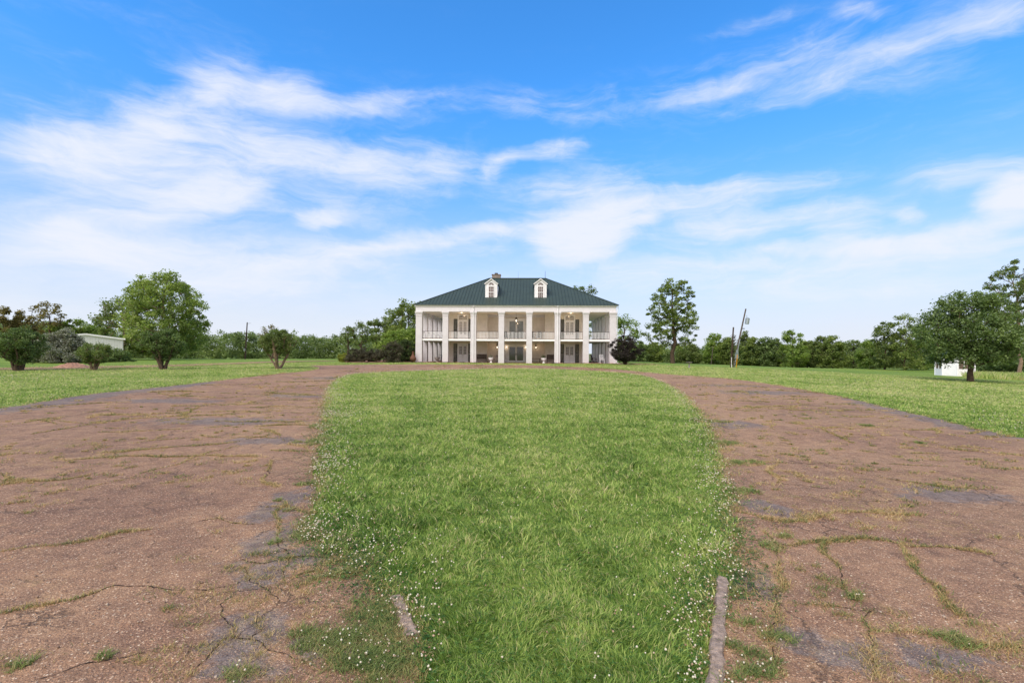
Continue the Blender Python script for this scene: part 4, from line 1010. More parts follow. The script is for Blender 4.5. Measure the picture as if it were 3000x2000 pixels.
r0 = empty('porch_table', H(9.95, 3.0, 0), HYAW, label='small black table between the chairs on the right of the porch', cat='table')
m = MB(); m.stack(0, 0, [(.68, .38), (.71, .38)], 16); m.build('tabletop', M['iron'], r0)
for k in range(4): a = k * math.pi / 2 + .5; m = MB(); m.bar((.1 * math.cos(a), .1 * math.sin(a), .68), (.3 * math.cos(a), .3 * math.sin(a), 0), .03, .03); m.build('leg', M['iron'], r0)
r0 = empty('porch_table', H(-9.85, 4.2, 0), HYAW, label='black iron table behind the grey stone urn on the left of the porch', cat='table')
m = MB(); m.stack(0, 0, [(.9, .5), (.94, .5)], 16); m.build('tabletop', M['iron'], r0)
for k in range(4): a = k * math.pi / 2 + .8; m = MB(); m.bar((.12 * math.cos(a), .12 * math.sin(a), .9), (.4 * math.cos(a), .4 * math.sin(a), 0), .03, .03); m.build('leg', M['iron'], r0)
# terracotta chiminea left of the house
p = atD(1210, 61.5); p.z = float(gz(p.x, p.y))
r0 = empty('chiminea', p, 0, label='round bellied terracotta chiminea standing left of the leftmost column', cat='chiminea')
m = MB(); m.stack(0, 0, [(.15, .12), (.25, .3), (.45, .4), (.65, .36), (.85, .2), (1.0, .13), (1.3, .12), (1.34, .17), (1.38, .17)], 18); m.build('body', M['terracotta'], r0, smooth=True)
for k in range(3): a = k * 2.09; m = MB(); m.bar((.12 * math.cos(a), .12 * math.sin(a), .25), (.3 * math.cos(a), .3 * math.sin(a), 0), .03, .03); m.build('leg', M['iron'], r0)

# ------------------------------------------------------------------ beds of mulch in front of the house
def bed(poly, name, matl, dz, label=None, cat=None, res=.35, hump=.08):
    P = np.array(poly); x0, y0 = P.min(0); x1, y1 = P.max(0); n = len(P)
    gx_ = np.arange(x0, x1 + res, res); gy_ = np.arange(y0, y1 + res, res); X, Y = np.meshgrid(gx_, gy_); rg = np.random.default_rng(1)
    X = X + rg.uniform(-.12, .12, X.shape) * res * 2; Y = Y + rg.uniform(-.12, .12, Y.shape) * res * 2
    ins = np.zeros(X.shape, bool)
    for i in range(n):
        a, b = P[i], P[(i + 1) % n]; c_ = ((a[1] > Y) != (b[1] > Y)) & (X < (b[0] - a[0]) * (Y - a[1]) / (b[1] - a[1] + 1e-12) + a[0]); ins ^= c_
    ii = np.arange(X.size).reshape(X.shape); k = ins[:-1, :-1] & ins[:-1, 1:] & ins[1:, 1:] & ins[1:, :-1]
    Fq = np.stack([ii[:-1, :-1][k], ii[:-1, 1:][k], ii[1:, 1:][k], ii[1:, :-1][k]], -1)
    Z = gz(X, Y) + dz + rg.uniform(0, hump, X.shape)
    return np_mesh(name, np.stack([X, Y, Z], -1).reshape(-1, 3), [Fq], matl, smooth=False)
fb_ = bed([tuple(H(x, y, 0)[:2]) for x, y in ((-15.5, -.6), (-13, -1.5), (-8, -1.3), (-3.6, -1.2), (-3.6, -.3), (3.9, -.3), (4, -1.2), (9, -1.6), (13, -2.4), (17.5, -2.2), (18, .6), (12.8, 1.2), (12.8, 3), (12.5, .0), (-12.5, .0), (-13, 3), (-15.5, 2))], 'mulch_bed', M['mulch'], .03)
tag(fb_, 'reddish mulch and small rocks in a strip along the foot of the porch', 'mulch', kind='stuff')
p = at(213, 1076); m = MB(); rg = np.random.default_rng(2)
r_ = 24; V = []; Fk = []
for j in range(9):
    for i in range(r_):
        a = 2 * math.pi * i / r_; q = (8 - j) / 8; V.append((q * 1.5 * math.cos(a) * (1 + rg.normal(0, .04)), q * 1.2 * math.sin(a), .42 * (1 - q ** 1.6) + rg.normal(0, .025) - .03))
for j in range(8):
    for i in range(r_): a, b = j * r_ + i, j * r_ + (i + 1) % r_; Fk.append((a, b, b + r_, a + r_))
m.add(V, Fk); o = m.build('mulch_pile', M['mulch'], loc=p); tag(o, 'low heap of reddish brown mulch on the left lawn in front of the grey bush', 'mulch pile')
bp = bed([(at(1080 + 90 * math.cos(a), 1059 + 4 * math.sin(a)).x, at(1080 + 90 * math.cos(a), 1059 + 4 * math.sin(a)).y) for a in np.linspace(0, 6.28, 24, endpoint=False)], 'mulch_bed', M['mulch'], .03)
tag(bp, 'mulch around the dark bushes on the left of the house', 'mulch', kind='stuff')

# ------------------------------------------------------------------ trees and shrubs
def grow(Hh, prof, ncl, rg, trunk=.2, lean=(0, 0), open_=.5, stems=1, base=.12, fork=.75, splay=.17):
    """branch skeleton: nodes with parents; returns nodes, parents, radii, clump centres"""
    hs = np.array([p[0] for p in prof]); rs = np.array([p[1] for p in prof])
    nodes, par = [], []
    top = Hh * fork
    for s_ in range(stems):
        a = 2 * math.pi * s_ / max(stems, 1) + rg.uniform(0, .8); off = 0 if stems == 1 else splay * Hh
        nseg = 7
        for k in range(nseg + 1):
            t = k / nseg; w_ = rg.normal(0, .012 * Hh, 2) * (k > 0)
            x = lean[0] * t + math.cos(a) * off * t * (stems > 1) * 1.4 + w_[0]; y = lean[1] * t + math.sin(a) * off * t * (stems > 1) * 1.4 + w_[1]
            nodes.append((x + (stems > 1) * math.cos(a) * trunk * .8, y + (stems > 1) * math.sin(a) * trunk * .8, top * t)); par.append(-1 if k == 0 else len(nodes) - 2)
    cl = []
    az_ph = rg.uniform(0, 6.28, 4)
    while len(cl) < ncl:
        t = rg.uniform(hs[0], hs[-1]); r_ = np.interp(t, hs, rs)
        if rg.random() > (r_ / rs.max()) ** 1.3 + .08: continue
        a = rg.uniform(0, 2 * math.pi); u = rg.random() ** (.5 if open_ < .5 else .42)
        mod = 1 + .16 * math.sin(2 * a + az_ph[0]) + .12 * math.sin(3 * a + az_ph[1] + t * 5) + .08 * math.sin(5 * a + az_ph[2])
        cl.append((lean[0] * t + r_ * u * mod * math.cos(a), lean[1] * t + r_ * u * mod * math.sin(a), t * Hh * (1 + rg.normal(0, .012))))
    cl = np.array(cl); order = np.argsort(np.hypot(cl[:, 0], cl[:, 1]) + .3 * np.abs(cl[:, 2] - top * .7))
    for i in order:
        p = cl[i]; N_ = np.array(nodes); d = p - N_; dist = np.linalg.norm(d, axis=1)
        cost = dist + np.where(N_[:, 2] > p[2] - .35 * np.hypot(d[:, 0], d[:, 1]), 2.0 * (N_[:, 2] - p[2] + .35 * np.hypot(d[:, 0], d[:, 1])), 0) + np.where(N_[:, 2] < base * Hh, 99, 0)
        j = int(np.argmin(cost)); q = N_[j]; L = dist[j]; k = max(1, min(4, int(L / (.07 * Hh)) + 1)); last = j
        for s_ in range(1, k + 1):
            t = s_ / k; w_ = q + (p - q) * t + (rg.normal(0, .05 * L, 3) if s_ < k else 0); w_[2] += .10 * L * math.sin(math.pi * t) * -.6
            nodes.append(tuple(w_)); par.append(last); last = len(nodes) - 1
    N_ = np.array(nodes); cnt = np.zeros(len(N_)); ch = np.zeros(len(N_), int)
    for i, p in enumerate(par):
        if p >= 0: ch[p] += 1
    cnt[ch == 0] = 1
    for i in range(len(N_) - 1, -1, -1):
        if par[i] >= 0: cnt[par[i]] += cnt[i]
    rad = trunk * (cnt / cnt[0] if stems == 1 else cnt / cnt.max()) ** .5
    rad = np.maximum(rad, trunk * .03)
    return N_, par, rad, cl
def limbs(N_, par, rad, name, matl, parent, flare=1.35):
    V, Fk = [], []; n = 6
    ang = np.arange(n) * 2 * np.pi / n
    for i, p in enumerate(par):
        if p < 0: continue
        a, b = N_[p], N_[i]; d = b - a; L = np.linalg.norm(d)
        if L < 1e-5: continue
        d /= L; u = np.cross(d, [.3, .9, .1]); u /= np.linalg.norm(u); w_ = np.cross(d, u)
        ra = min(rad[p], rad[i] * 1.25) * (flare if par[p] < 0 else 1); rb = rad[i]
        base = len(V)
        for q, r_ in ((a - d * r_ * 0 if False else a, ra), (b + d * rb * .3, rb)):
            for t in ang: V.append(q + (u * math.cos(t) + w_ * math.sin(t)) * r_)
        for k in range(n): Fk.append((base + k, base + (k + 1) % n, base + n + (k + 1) % n, base + n + k))
    return np_mesh(name, np.array(V), [np.array(Fk)], matl, parent, smooth=True)
def tree(name, loc, Hh, prof, label, leaf='lf_mid', ncl=90, per=130, ls=.28, cr=.75, trunk=.25, seed=1, bark='bark', lean=(0, 0), stems=1, cat='tree', group=None, base=.12, fork=.75, open_=.5, flat=.75, limb=True, trunkname='trunk', splay=.17):
    rg = np.random.default_rng(seed)
    root = empty(name, loc, 0, label=label, cat=cat, group=group)
    N_, par, rad, cl = grow(Hh, prof, ncl, rg, trunk, lean, open_, stems, base, fork, splay)
    if limb: limbs(N_, par, rad, trunkname, M[bark], root)
    n = ncl * per; idx = rg.integers(0, ncl, n); cs = cr * rg.uniform(.55, 1.35, ncl)
    d = rg.normal(0, 1, (n, 3)); d /= np.linalg.norm(d, axis=1)[:, None]; rr = rg.random(n)[:, None] ** .5
    c = cl[idx] + d * rr * cs[idx][:, None] * [1, 1, flat]
    c[:, 2] = np.maximum(c[:, 2], .06 * Hh * rg.random(n) + ls * .3)
    P, q4 = leaf_cards(c, np.full(n, ls), rg)
    np_mesh('crown', P, [q4], M[leaf], root)
    return root
def hgt(dpx, D): return dpx * D / F
# -- left side
p = atD(480, 80); tree('broad_tree', p, hgt(250, 80), [(.08, 4.0), (.25, 6.0), (.45, 6.7), (.68, 6.1), (.87, 4.3), (1, 1.6)], 'largest broad round crowned green tree on the left lawn', 'lf_big', 330, 105, .33, 1.05, .42, 3, 'bark_pale', base=.06)
p = atD(365, 88); tree('broad_tree', p, hgt(190, 88), [(.15, 3.2), (.4, 4.6), (.7, 4.4), (.9, 2.4), (1, 1)], 'olive green tree leaning out on the left flank of the largest left tree', 'lf_olive', 85, 90, .33, 1.0, .3, 8, 'bark_pale', base=.12, lean=(-.5, 0))
p = at(50, 1086); tree('large_shrub', p, 3.2, [(.2, .5), (.36, 1.15), (.6, 1.5), (.85, 1.2), (1, .5)], 'large dark green shrub with a stubby trunk near the left edge of the photo', 'lf_dark', 150, 120, .11, .36, .16, 5, cat='shrub', group='shrubs on the left lawn', stems=4, base=.06)
p = at(275, 1084); tree('large_shrub', p, 2.05, [(.3, .5), (.5, 1.15), (.8, 1.25), (1, .5)], 'vase shaped shrub with bare lower stems in front of the white metal building', 'lf_olive', 80, 110, .10, .3, .10, 6, cat='shrub', group='shrubs on the left lawn', stems=5, base=.15, bark='bark_pale')
p = at(478, 1082); tree('large_shrub', p, 3.2, [(.26, .5), (.42, 1.1), (.65, 1.5), (.85, 1.1), (1, .5)], 'dark green vase shaped shrub standing in front of the largest left tree', 'lf_dark', 120, 110, .11, .36, .14, 7, cat='shrub', group='shrubs on the left lawn', stems=4, base=.12)
p = at(815, 1080); tree('crape_myrtle', p, 3.2, [(.42, .9), (.56, 1.3), (.78, 1.3), (.92, .9), (1, .5)], 'multi stemmed crape myrtle with pale thick bare trunks near the drive left of the house', 'lf_olive', 140, 120, .10, .34, .13, 9, 'bark_pale', cat='tree', stems=4, base=.3, splay=.3)
p = atD(180, 55); tree('grey_bush', p, 3.55, [(.03, 2.6), (.3, 3.0), (.6, 2.3), (.85, 1.3), (1, .5)], 'wide silvery grey bush behind the mulch heap and before the white metal building', 'lf_grey', 190, 150, .17, .5, .1, 10, cat='bush', group='grey bushes by the metal building', stems=6, base=.02)
p = atD(335, 60); tree('grey_bush', p, 1.35, [(.03, 1.8), (.4, 1.9), (.8, 1.2), (1, .4)], 'lower grey green bush at the right corner of the white metal building', 'lf_dark', 70, 110, .16, .5, .1, 12, cat='bush', group='grey bushes by the metal building', stems=5, base=.02)
p = atD(110, 58); tree('grey_bush', p, 2.4, [(.03, 1.6), (.4, 1.8), (.8, 1.1), (1, .4)], 'brownish bush between the large dark shrub at the left edge and the silvery bush', 'lf_brown', 70, 110, .16, .5, .1, 14, cat='bush', group='grey bushes by the metal building', stems=5, base=.02)
# trees behind the left edge
for i, (px, D, top, w_, lf, lab, nm) in enumerate([
    (13, 100, 903, 2.2, 'lf_rust', 'rust tinged cedar with a pointed top at the left edge of the photo', 'cedar_tree'), (55, 102, 905, 2.0, 'lf_rust', 'narrow rust tinged cedar second from the left edge of the photo', 'cedar_tree'),
    (90, 104, 925, 2.6, 'lf_rust', 'rust tinged tree right of the two pointed cedars', 'cedar_tree'),
    (145, 98, 888, 3.0, 'lf_rust', 'thin see-through tree with brownish leaves rising above the left tree line', 'thin_tree'),
    (195, 100, 938, 3.6, 'lf_mid', 'mid green tree behind the left end of the white metal building', 'field_tree'), (245, 104, 938, 3.8, 'lf_light', 'light green rounded tree behind the white metal building', 'field_tree'),
    (285, 108, 958, 3.0, 'lf_mid', 'darker green tree behind the right end of the white metal building', 'field_tree')]):
    p = atD(px, D); Hh = 2.0 + hgt(1024 - top, D) - p.z
    if nm == 'cedar_tree': pr = [(.05, w_), (.4, w_ * .9), (.7, w_ * .5), (.9, w_ * .22), (1, .1)]
    elif nm == 'thin_tree': pr = [(.45, 1.6), (.7, w_), (.9, w_ * .8), (1, .8)]
    else: pr = [(.05, w_ * .8), (.4, w_), (.75, w_ * .85), (1, .8)]
    tree(nm, p, Hh, pr, lab, lf, 45 if nm == 'thin_tree' else 90, 45 if nm == 'thin_tree' else 95, .36, .8 if nm != 'cedar_tree' else .7, .2, 20 + i, base=.1 if nm != 'thin_tree' else .35, group='trees behind the left lawn')
# small trees between the wood and the house
for i, (px, D, top, w_, lf, lab, per, nc, b) in enumerate([
    (1020, 105, 963, 2.1, 'lf_olive', 'small thin see-through tree rising from the far wood, left of its rounder neighbour', 40, 34, .4), (1060, 104, 945, 3.0, 'lf_olive', 'round thin crowned tree rising from the far wood left of the house', 60, 50, .4),
    (1132, 84, 931, 3.3, 'lf_olive', 'bright olive crowned tree behind the dark bushes left of the house', 90, 80, .3), (800, 118, 955, 2.6, 'lf_rust', 'brownish tree top showing above the crape myrtle', 50, 40, .3),
    (1196, 78, 882, 3.7, 'lf_mid', 'tallest tree close behind the left corner of the house', 95, 85, .35), (1185, 72, 968, 3.2, 'lf_light', 'bright green bushy tree at the left corner of the house', 130, 100, .03)]):
    p = atD(px, D); Hh = 2.0 + hgt(1030 - top, D) - p.z
    tree('garden_tree', p, Hh, [(b, w_ * .6), (.6, w_), (.85, w_ * .8), (1, w_ * .3)], lab, lf, nc, per, .3, .8, .2, 40 + i, base=b * .6, group='trees left of the house')
p = at(1006, 1060.5); tree('round_bush', p, 1.1, [(.03, .6), (.4, .75), (.8, .6), (1, .3)], 'small round yellow green bush at the left end of the dark bushes', 'lf_yel', 40, 160, .09, .22, .04, 61, cat='bush', stems=3, base=.02)
for i, (px, w_, h_, lab) in enumerate([(1040, 1.0, 1.6, 'dark brown leaved bush just right of the small yellow green one'), (1068, 1.1, 1.75, 'dark brown leaved bush in the middle of the low row left of the house'), (1100, 1.05, 1.6, 'dark brown leaved bush at the right end of the low row left of the house')]):
    p = at(px, 1061); tree('brown_bush', p, h_, [(.03, w_), (.4, w_ * 1.2), (.8, w_ * .8), (1, .3)], lab, 'lf_brown', 60, 150, .10, .3, .05, 65 + i, cat='bush', group='dark brown bushes left of the house', stems=4, base=.02)
p = atD(1150, 60.5); tree('brown_bush', p, 2.5, [(.03, 1.0), (.4, 1.3), (.8, .9), (1, .3)], 'tall purple brown bush beside the chiminea', 'lf_brown', 80, 150, .11, .34, .06, 70, cat='bush', stems=4, base=.02)
p = atD(1188, 63.5); tree('brown_bush', p, 3.0, [(.03, 1.0), (.4, 1.2), (.8, .9), (1, .3)], 'dark green bush tucked behind the chiminea at the house corner', 'lf_deep', 80, 150, .12, .34, .06, 71, cat='bush', stems=4, base=.02)
p = at(1831, 1068.5); tree('purple_shrub', p, 3.25, [(.14, .6), (.3, 1.6), (.55, 1.7), (.8, 1.2), (1, .4)], 'nearly black purple leaved shrub at the right corner of the house', 'lf_purple', 120, 130, .12, .34, .08, 72, cat='shrub', stems=5, base=.08)
p = atD(1828, 84); tree('garden_tree', p, 2.0 + hgt(1036 - 925, 84) - p.z, [(.3, 2.0), (.6, 3.0), (.85, 2.2), (1, .8)], 'thin leaved tree just behind the right corner of the house', 'lf_light', 55, 60, .27, .7, .18, 73, base=.25)
p = atD(1700, 96); tree('garden_tree', p, 2.0 + hgt(1035 - 831, 96) - p.z, [(.3, 2.0), (.6, 3.2), (.85, 2.8), (1, 1.2)], 'tree top peeking over the right slope of the green roof', 'lf_dark', 60, 90, .3, .8, .25, 74, base=.25)
# -- right side
p = atD(1971, 82); tree('tall_tree', p, hgt(241, 82), [(.17, 2.8), (.28, 3.9), (.44, 4.3), (.6, 3.9), (.8, 3.4), (.92, 2.8), (.98, 1.8)], 'tall open crowned tree with a dark straight trunk standing alone right of the house', 'lf_mid', 260, 50, .3, .62, .3, 80, 'bark', base=.2, fork=.9, flat=.6)
p = at(2843, 1118); p2 = p; tree('round_tree', p, hgt(256, p.y), [(.225, 2.2), (.34, 3.1), (.52, 3.45), (.7, 3.1), (.88, 2.2), (1, 1.1)], 'dense round dark green tree in front of the white gazebo', 'lf_dark', 230, 150, .17, .62, .2, 82, 'bark', base=.12, fork=.7, flat=.9)
p = atD(2984, 62); p.z = float(gz(p.x, p.y)); tree('tall_pine', p, 2.0 + hgt(1043 - 768, 62) - p.z, [(.38, 2.2), (.55, 3.2), (.7, 3.6), (.85, 2.7), (1, .7)], 'tallest sparse pine with a bare reddish trunk at the right edge of the photo', 'lf_olive', 190, 70, .22, .5, .2, 84, 'bark_pale', base=.3, fork=.95, flat=.75, lean=(-.4, 0))
RT = [(2089, 110, 975, 2.0, 'lf_light', 'slender light green tree behind the thin grey pole'), (2131, 108, 993, 2.6, 'lf_mid', 'rounded green tree directly behind the broken utility poles'), (2180, 116, 972, 1.7, 'lf_olive', 'narrow tree top just right of the leaning utility pole'),
      (2205, 112, 993, 2.4, 'lf_mid', 'low green tree right of the yellow marker post'), (2240, 110, 988, 2.4, 'lf_dark', 'darker tree second to the right of the yellow marker post'), (2267, 116, 990, 2.4, 'lf_far', 'greyish green tree with a small pointed top'),
      (2322, 108, 962, 3.2, 'lf_light', 'bright green tree with a pointed top, tallest in the middle of the right tree line'), (2365, 112, 1000, 2.6, 'lf_mid', 'low tree just right of the pointed bright green tree'), (2408, 108, 983, 2.8, 'lf_olive', 'olive tree with a ragged top in the right tree line'),
      (2440, 104, 984, 2.9, 'lf_mid', 'broad tree with a bumpy top in the right tree line'), (2500, 108, 1000, 2.8, 'lf_far', 'pale grey green low tree left of the tall clump'), (2548, 98, 998, 2.0, 'lf_light', 'light green low tree at the foot of the tall clump'),
      (2592, 90, 936, 2.8, 'lf_olive', 'leftmost tall tree of the clump behind the dense round tree'), (2652, 88, 921, 3.5, 'lf_mid', 'tallest tree of the clump behind the dense round tree'), (2706, 92, 940, 2.8, 'lf_light', 'rightmost tree of the clump, partly behind the dense round tree'),
      (1870, 112, 1000, 2.6, 'lf_dark', 'dark tree in the line just right of the purple shrub'), (1915, 116, 1006, 2.6, 'lf_mid', 'low green tree in the line left of the tall lone tree'), (2020, 112, 1008, 2.6, 'lf_olive', 'low olive tree in the line behind the bird bath'), (2960, 74, 1000, 3.4, 'lf_dark', 'dark bushy tree behind the pine trunk at the right edge'), (2870, 84, 1002, 3.0, 'lf_dark', 'dark bushy tree behind the gazebo')]
for i, (px, D, top, w_, lf, lab) in enumerate(RT):
    p = atD(px, D); Hh = 2.0 + hgt(1033 + ROLL * (px - 1500) - top, D) - p.z
    tree('hedgerow_tree', p, Hh, [(.03, w_ * .8), (.35, w_), (.65, w_ * .8), (.9, w_ * .42), (1, .25)] if i % 3 != 1 else [(.03, w_ * .85), (.45, w_), (.8, w_ * .75), (1, w_ * .3)], lab, lf, 95, 90, .32 if D > 95 else .28, .72, .14, 100 + i, base=.03, group='trees along the right field edge')

# far woodland: one mass, leaf clumps from the ground to an uneven top
def woodland(name, pxs, tops, D0, rows, leaf, label, seed, ls=.42):
    rg = np.random.default_rng(seed); cs = []; trs = []
    for r_ in range(rows):
        px = pxs[0] + rg.uniform(0, 10)
        while px < pxs[-1]:
            D = D0 + 11 * r_ + rg.normal(0, 2.5); top = np.interp(px, pxs, tops) + rg.normal(3, 5) - 2 * r_
            gx_ = ray(px, 1000)[0] * D; g0 = float(gz(gx_, D)); Hh = 2.0 + hgt(1033 + ROLL * (px - 1500) - top, D) - g0; w_ = rg.uniform(2.0, 3.2)
            nc = int(7 + Hh * 2.2)
            t = rg.random(nc); rr = w_ * np.sqrt(np.clip(1 - (2 * np.clip(t, .25, 1) - .7) ** 2 / 1.9, .05, 1)); a = rg.uniform(0, 6.28, nc); u = rg.random(nc) ** .5
            cs.append(np.stack([gx_ + rr * u * np.cos(a), D + rr * u * np.sin(a), g0 + .2 + t * (Hh - .7)], 1))
            px += rg.uniform(1.3, 2.1) * F / D
    c = np.concatenate(cs); per = 46; n = len(c) * per; idx = np.repeat(np.arange(len(c)), per)
    d = rg.normal(0, 1, (n, 3)); d /= np.linalg.norm(d, axis=1)[:, None]
    P, q4 = leaf_cards(c[idx] + d * (rg.random(n)[:, None] ** .5) * rg.uniform(.7, 1.3, len(c))[idx][:, None] * [1.15, 1.15, .85], np.full(n, ls), rg)
    o = np_mesh(name, P, [q4], M[leaf]); print(name, n)
    return tag(o, label, 'woodland', kind='stuff')
woodland('woodland', [-500, 0, 100, 200, 300, 420, 600, 700, 800, 900, 1000, 1100, 1250], [925, 938, 943, 952, 964, 971, 974, 972, 976, 981, 986, 980, 980], 128, 2, 'lf_far', 'long far green wood closing the field left of the house', 7)
woodland('woodland', [1780, 1850, 1950, 2050, 2150, 2300, 2450, 2560, 2700, 3000, 3500], [1000, 1004, 1012, 1012, 1006, 1008, 1008, 1010, 1000, 1000, 980], 124, 2, 'lf_far', 'long far green wood closing the field right of the house', 9)

# ------------------------------------------------------------------ poles, bird bath, metal building, gazebo
def pole(p, top, r0_, r1_, matl, root, name='post'):
    m = MB(); m.tube([(0, 0, -.2), tuple(Vector(top) * .5), top], [r0_, (r0_ + r1_) / 2, r1_], 10); return m.build(name, M[matl], root, smooth=False)
p = atD(718, 90); h_ = 2 + hgt(1028 - 944, 90) - p.z
r0 = empty('utility_pole', p, 0, label='thin wooden utility pole in front of the far wood left of the house', cat='utility pole'); pole(p, (.35, 0, h_), .14, .09, 'pole', r0)
m = MB(); m.box(-.22, .12, -.2, -.12, 1.5, 1.95); m.build('meter_box', M['steel'], r0); m = MB(); m.tube([(.34, 0, h_ - .25), (.9, 0, h_ - .15), (1.0, 0, h_ - .22)], .025, 6); m.build('bracket', M['steel'], r0)
m = MB(); m.tube([(.2, -.1, h_ * .62), (.25, -.12, h_ * .72)], .12, 8); m.build('fuse_box', M['pole'], r0)
p = at(2148, 1075); D = p.y
r0 = empty('utility_pole', p, 0, label='tall utility pole leaning right with a grey transformer near its top', cat='utility pole', group='broken pair of utility poles')
tx, tz = hgt(36, D), 2 + hgt(1037 - 904, D) - p.z
pole(p, (tx, 0, tz), .115, .08, 'pole_grey', r0)
m = MB(); c = Vector((tx * .8 + .42, -.05, tz * .74)); m.tube([c, c + Vector((.1, 0, .7))], .24, 14); m.tube([c + Vector((.1, 0, .7)), c + Vector((.11, 0, .78))], [.24, .1], 14); m.build('transformer', M['steel'], r0)
m = MB(); m.tube([c + Vector((.0, 0, .75)), c + Vector((-.02, 0, 1.1))], .03, 6); m.bar(c + Vector((-.3, 0, .1)), c + Vector((-.1, 0, .12)), .04, .04); m.bar(c + Vector((-.2, 0, .5)), c + Vector((-.05, 0, .5)), .04, .04); m.build('bushing', M['steel'], r0)
m = MB(); m.tube([(tx * .68, -.12, tz * .66), (tx * .68 + .3, -.12, tz * .66)], .05, 8); m.build('insulator', M['iron'], r0)
m = MB(); m.tube([(.12, -.16, .3), (tx * .5, -.15, tz * .48)], .045, 8); m.build('conduit', M['steel'], r0)
m = MB(); m.box(.12, .5, -.34, -.16, 1.05, 1.75); m.box(.17, .45, -.4, -.34, 1.75, 2.15); m.build('meter_box', M['steel'], r0)
p = at(2141, 1075.5)
r0 = empty('utility_pole', p, 0, label='shorter straight broken utility pole left of the leaning one', cat='utility pole', group='broken pair of utility poles')
pole(p, (hgt(7, p.y), 0, 2 + hgt(1037 - 958, p.y) - p.z), .10, .085, 'pole', r0)
m = MB(); m.tube([(.02, -.14, 0), (.02, -.14, 1.2)], .03, 6); m.build('conduit', M['white_paint'], r0)
rg = np.random.default_rng(4); n = 700; zz = rg.uniform(.4, 3.9, n); cc = np.stack([.12 + zz * .03 + rg.normal(0, .14, n), rg.normal(0, .12, n), zz], 1)
P, q4 = leaf_cards(cc, np.full(n, .13), rg); o = np_mesh('dead_vine', P, [q4], M['lf_brown']); o.location = p + Vector((.1, 0, 0)); tag(o, 'brown dead vine tangled between the broken utility poles', 'vine')
p = at(2157, 1076); r0 = empty('marker_post', p, 0, label='slim yellow marker post beside the leaning utility pole', cat='marker post'); m = MB(); m.tube([(0, 0, -.1), (.12, 0, 1.55)], .045, 8); m.build('post', M['yellow'], r0)
p = atD(2083, 88); r0 = empty('utility_pole', p, 0, label='thin pale grey pole with a small crossarm before the far trees', cat='utility pole'); pole(p, (.35, 0, 3.2), .08, .06, 'pole_grey', r0); m = MB(); m.bar((-.1, 0, 3.15), (.8, 0, 3.2), .05, .06); m.build('crossarm', M['pole_grey'], r0)
p = at(2019, 1077); r0 = empty('bird_bath', p, 0, label='small grey stone bird bath on the right lawn', cat='bird bath')
m = MB(); m.stack(0, 0, [(0, .16), (.05, .15), (.09, .08), (.42, .065), (.46, .1)], 14); m.build('pedestal', M['stone'], r0); m = MB(); m.stack(0, 0, [(.46, .12), (.5, .26), (.57, .33), (.59, .33), (.55, .2), (.54, .05)], 18); m.build('basin', M['stone'], r0)
# metal building, ridge towards the camera
p = atD(250, 70); r0 = empty('metal_building', p, R(38), label='long low white metal building behind the grey bushes on the left', cat='building')
hw, ln, he, ha = 4.2, 9, 3.1, 3.7
m = MB(); m.add([(-hw, 0, -.3), (hw, 0, -.3), (hw, 0, he), (0, 0, ha), (-hw, 0, he), (-hw, ln, -.3), (hw, ln, -.3), (hw, ln, he), (0, ln, ha), (-hw, ln, he)], [(0, 1, 2, 3, 4), (9, 8, 7, 6, 5), (0, 4, 9, 5), (1, 6, 7, 2)])
x = -hw + .15
while x < hw: zt = he + (ha - he) * (1 - abs(x) / hw); m.box(x - .02, x + .02, -.03, -.002, -.3, zt - .02); x += .3
m.build('wall', M['metal_wall'], r0)
m = MB()
for s_ in (-1, 1): m.bar((0, -.15, ha + .02), (s_ * (hw + .25), -.15, he - .01), .1, .22); m.add([(0, -.2, ha + .06), (s_ * (hw + .3), -.2, he + .02), (s_ * (hw + .3), ln + .2, he + .02), (0, ln + .2, ha + .06)], [(0, 1, 2, 3)])
m.build('roof', M['white_paint'], r0)
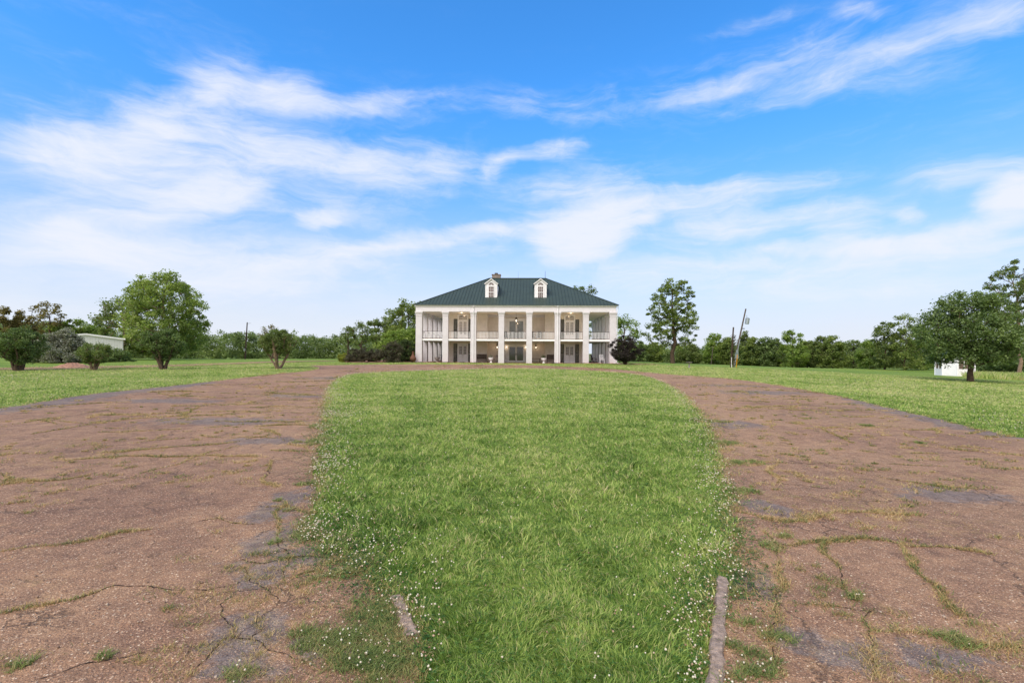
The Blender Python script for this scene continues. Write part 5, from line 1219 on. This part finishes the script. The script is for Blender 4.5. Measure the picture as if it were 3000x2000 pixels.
# gazebo: eight sided, low boarded wall and windows all round
p = atD(2797, 58); r0 = empty('gazebo', p, R(-12), label='white boarded eight sided gazebo with windows behind the dense round tree', cat='gazebo')
Rg = 1.75; cor = [Vector((Rg * math.cos(R(22.5 + 45 * k)), Rg * math.sin(R(22.5 + 45 * k)), 0)) for k in range(8)]
mw = MB(); mp = MB()
for k in range(8):
    a, b = cor[k], cor[(k + 1) % 8]; d = (b - a).normalized(); L = (b - a).length; nrm = Vector((d.y, -d.x, 0))
    solid = k in (4,); z1 = 2.05 if solid else .75; zz = 0.0
    while zz < z1 - .01: mw.bar(a + Vector((0, 0, zz + .065)) + nrm * .01, b + Vector((0, 0, zz + .065)) + nrm * .01, .045, .118); zz += .125
    mw.bar(a + Vector((0, 0, z1 / 2)) - nrm * .015, b + Vector((0, 0, z1 / 2)) - nrm * .015, .03, z1)
    mw.bar(a + Vector((0, 0, 2.15)), b + Vector((0, 0, 2.15)), .07, .2)
    mp.tube([a - Vector((0, 0, .2)), a + Vector((0, 0, 2.25))], .075, 8)
    if not solid:
        m = MB(); zb, zt = .78, 2.05
        for q in (.12, L / 2, L - .12): m.bar(a + d * q + Vector((0, 0, zb)), a + d * q + Vector((0, 0, zt)), .05, .05, up=(1, 0, 0))
        m.bar(a + d * .1 + Vector((0, 0, zb + .02)), a + d * (L - .1) + Vector((0, 0, zb + .02)), .06, .06); m.bar(a + d * .1 + Vector((0, 0, 1.5)), a + d * (L - .1) + Vector((0, 0, 1.5)), .045, .035)
        wn = m.build('window', M['white_paint'], r0)
        m = MB(); q0, q1 = a + d * .1 - nrm * .02, a + d * (L - .1) - nrm * .02; m.add([q0 + Vector((0, 0, zb)), q1 + Vector((0, 0, zb)), q1 + Vector((0, 0, zt)), q0 + Vector((0, 0, zt))], [(0, 1, 2, 3)]); m.build('pane', M['glass_warm'], wn)
mw.build('wall', M['white_paint'], r0); mp.build('corner_posts', M['white_paint'], r0)
m = MB(); m.stack(0, 0, [(2.25, Rg + .3), (2.3, Rg + .32), (3.05, .25), (3.3, .05)], 8, rot=R(22.5)); m.build('roof', M['roof'], r0)
# tall field grass at the right edge
x = G.uniform(36, 62, 26000); y = G.uniform(44, 62, 26000); kx = np.abs(x / y - (2935 - CX) / F) < .06 + .02 * G.random(len(x)); kx &= (y > 50); x, y = x[kx], y[kx]
P, q4, t3 = blades(x, y, gz(x, y), .35 + .5 * G.random(len(x)), np.full(len(x), .05), .5)
tag(np_mesh('tall_grass', P, [q4, t3], M['blade']), 'unmown tall grass around the pine trunk at the right edge', 'grass', kind='stuff')
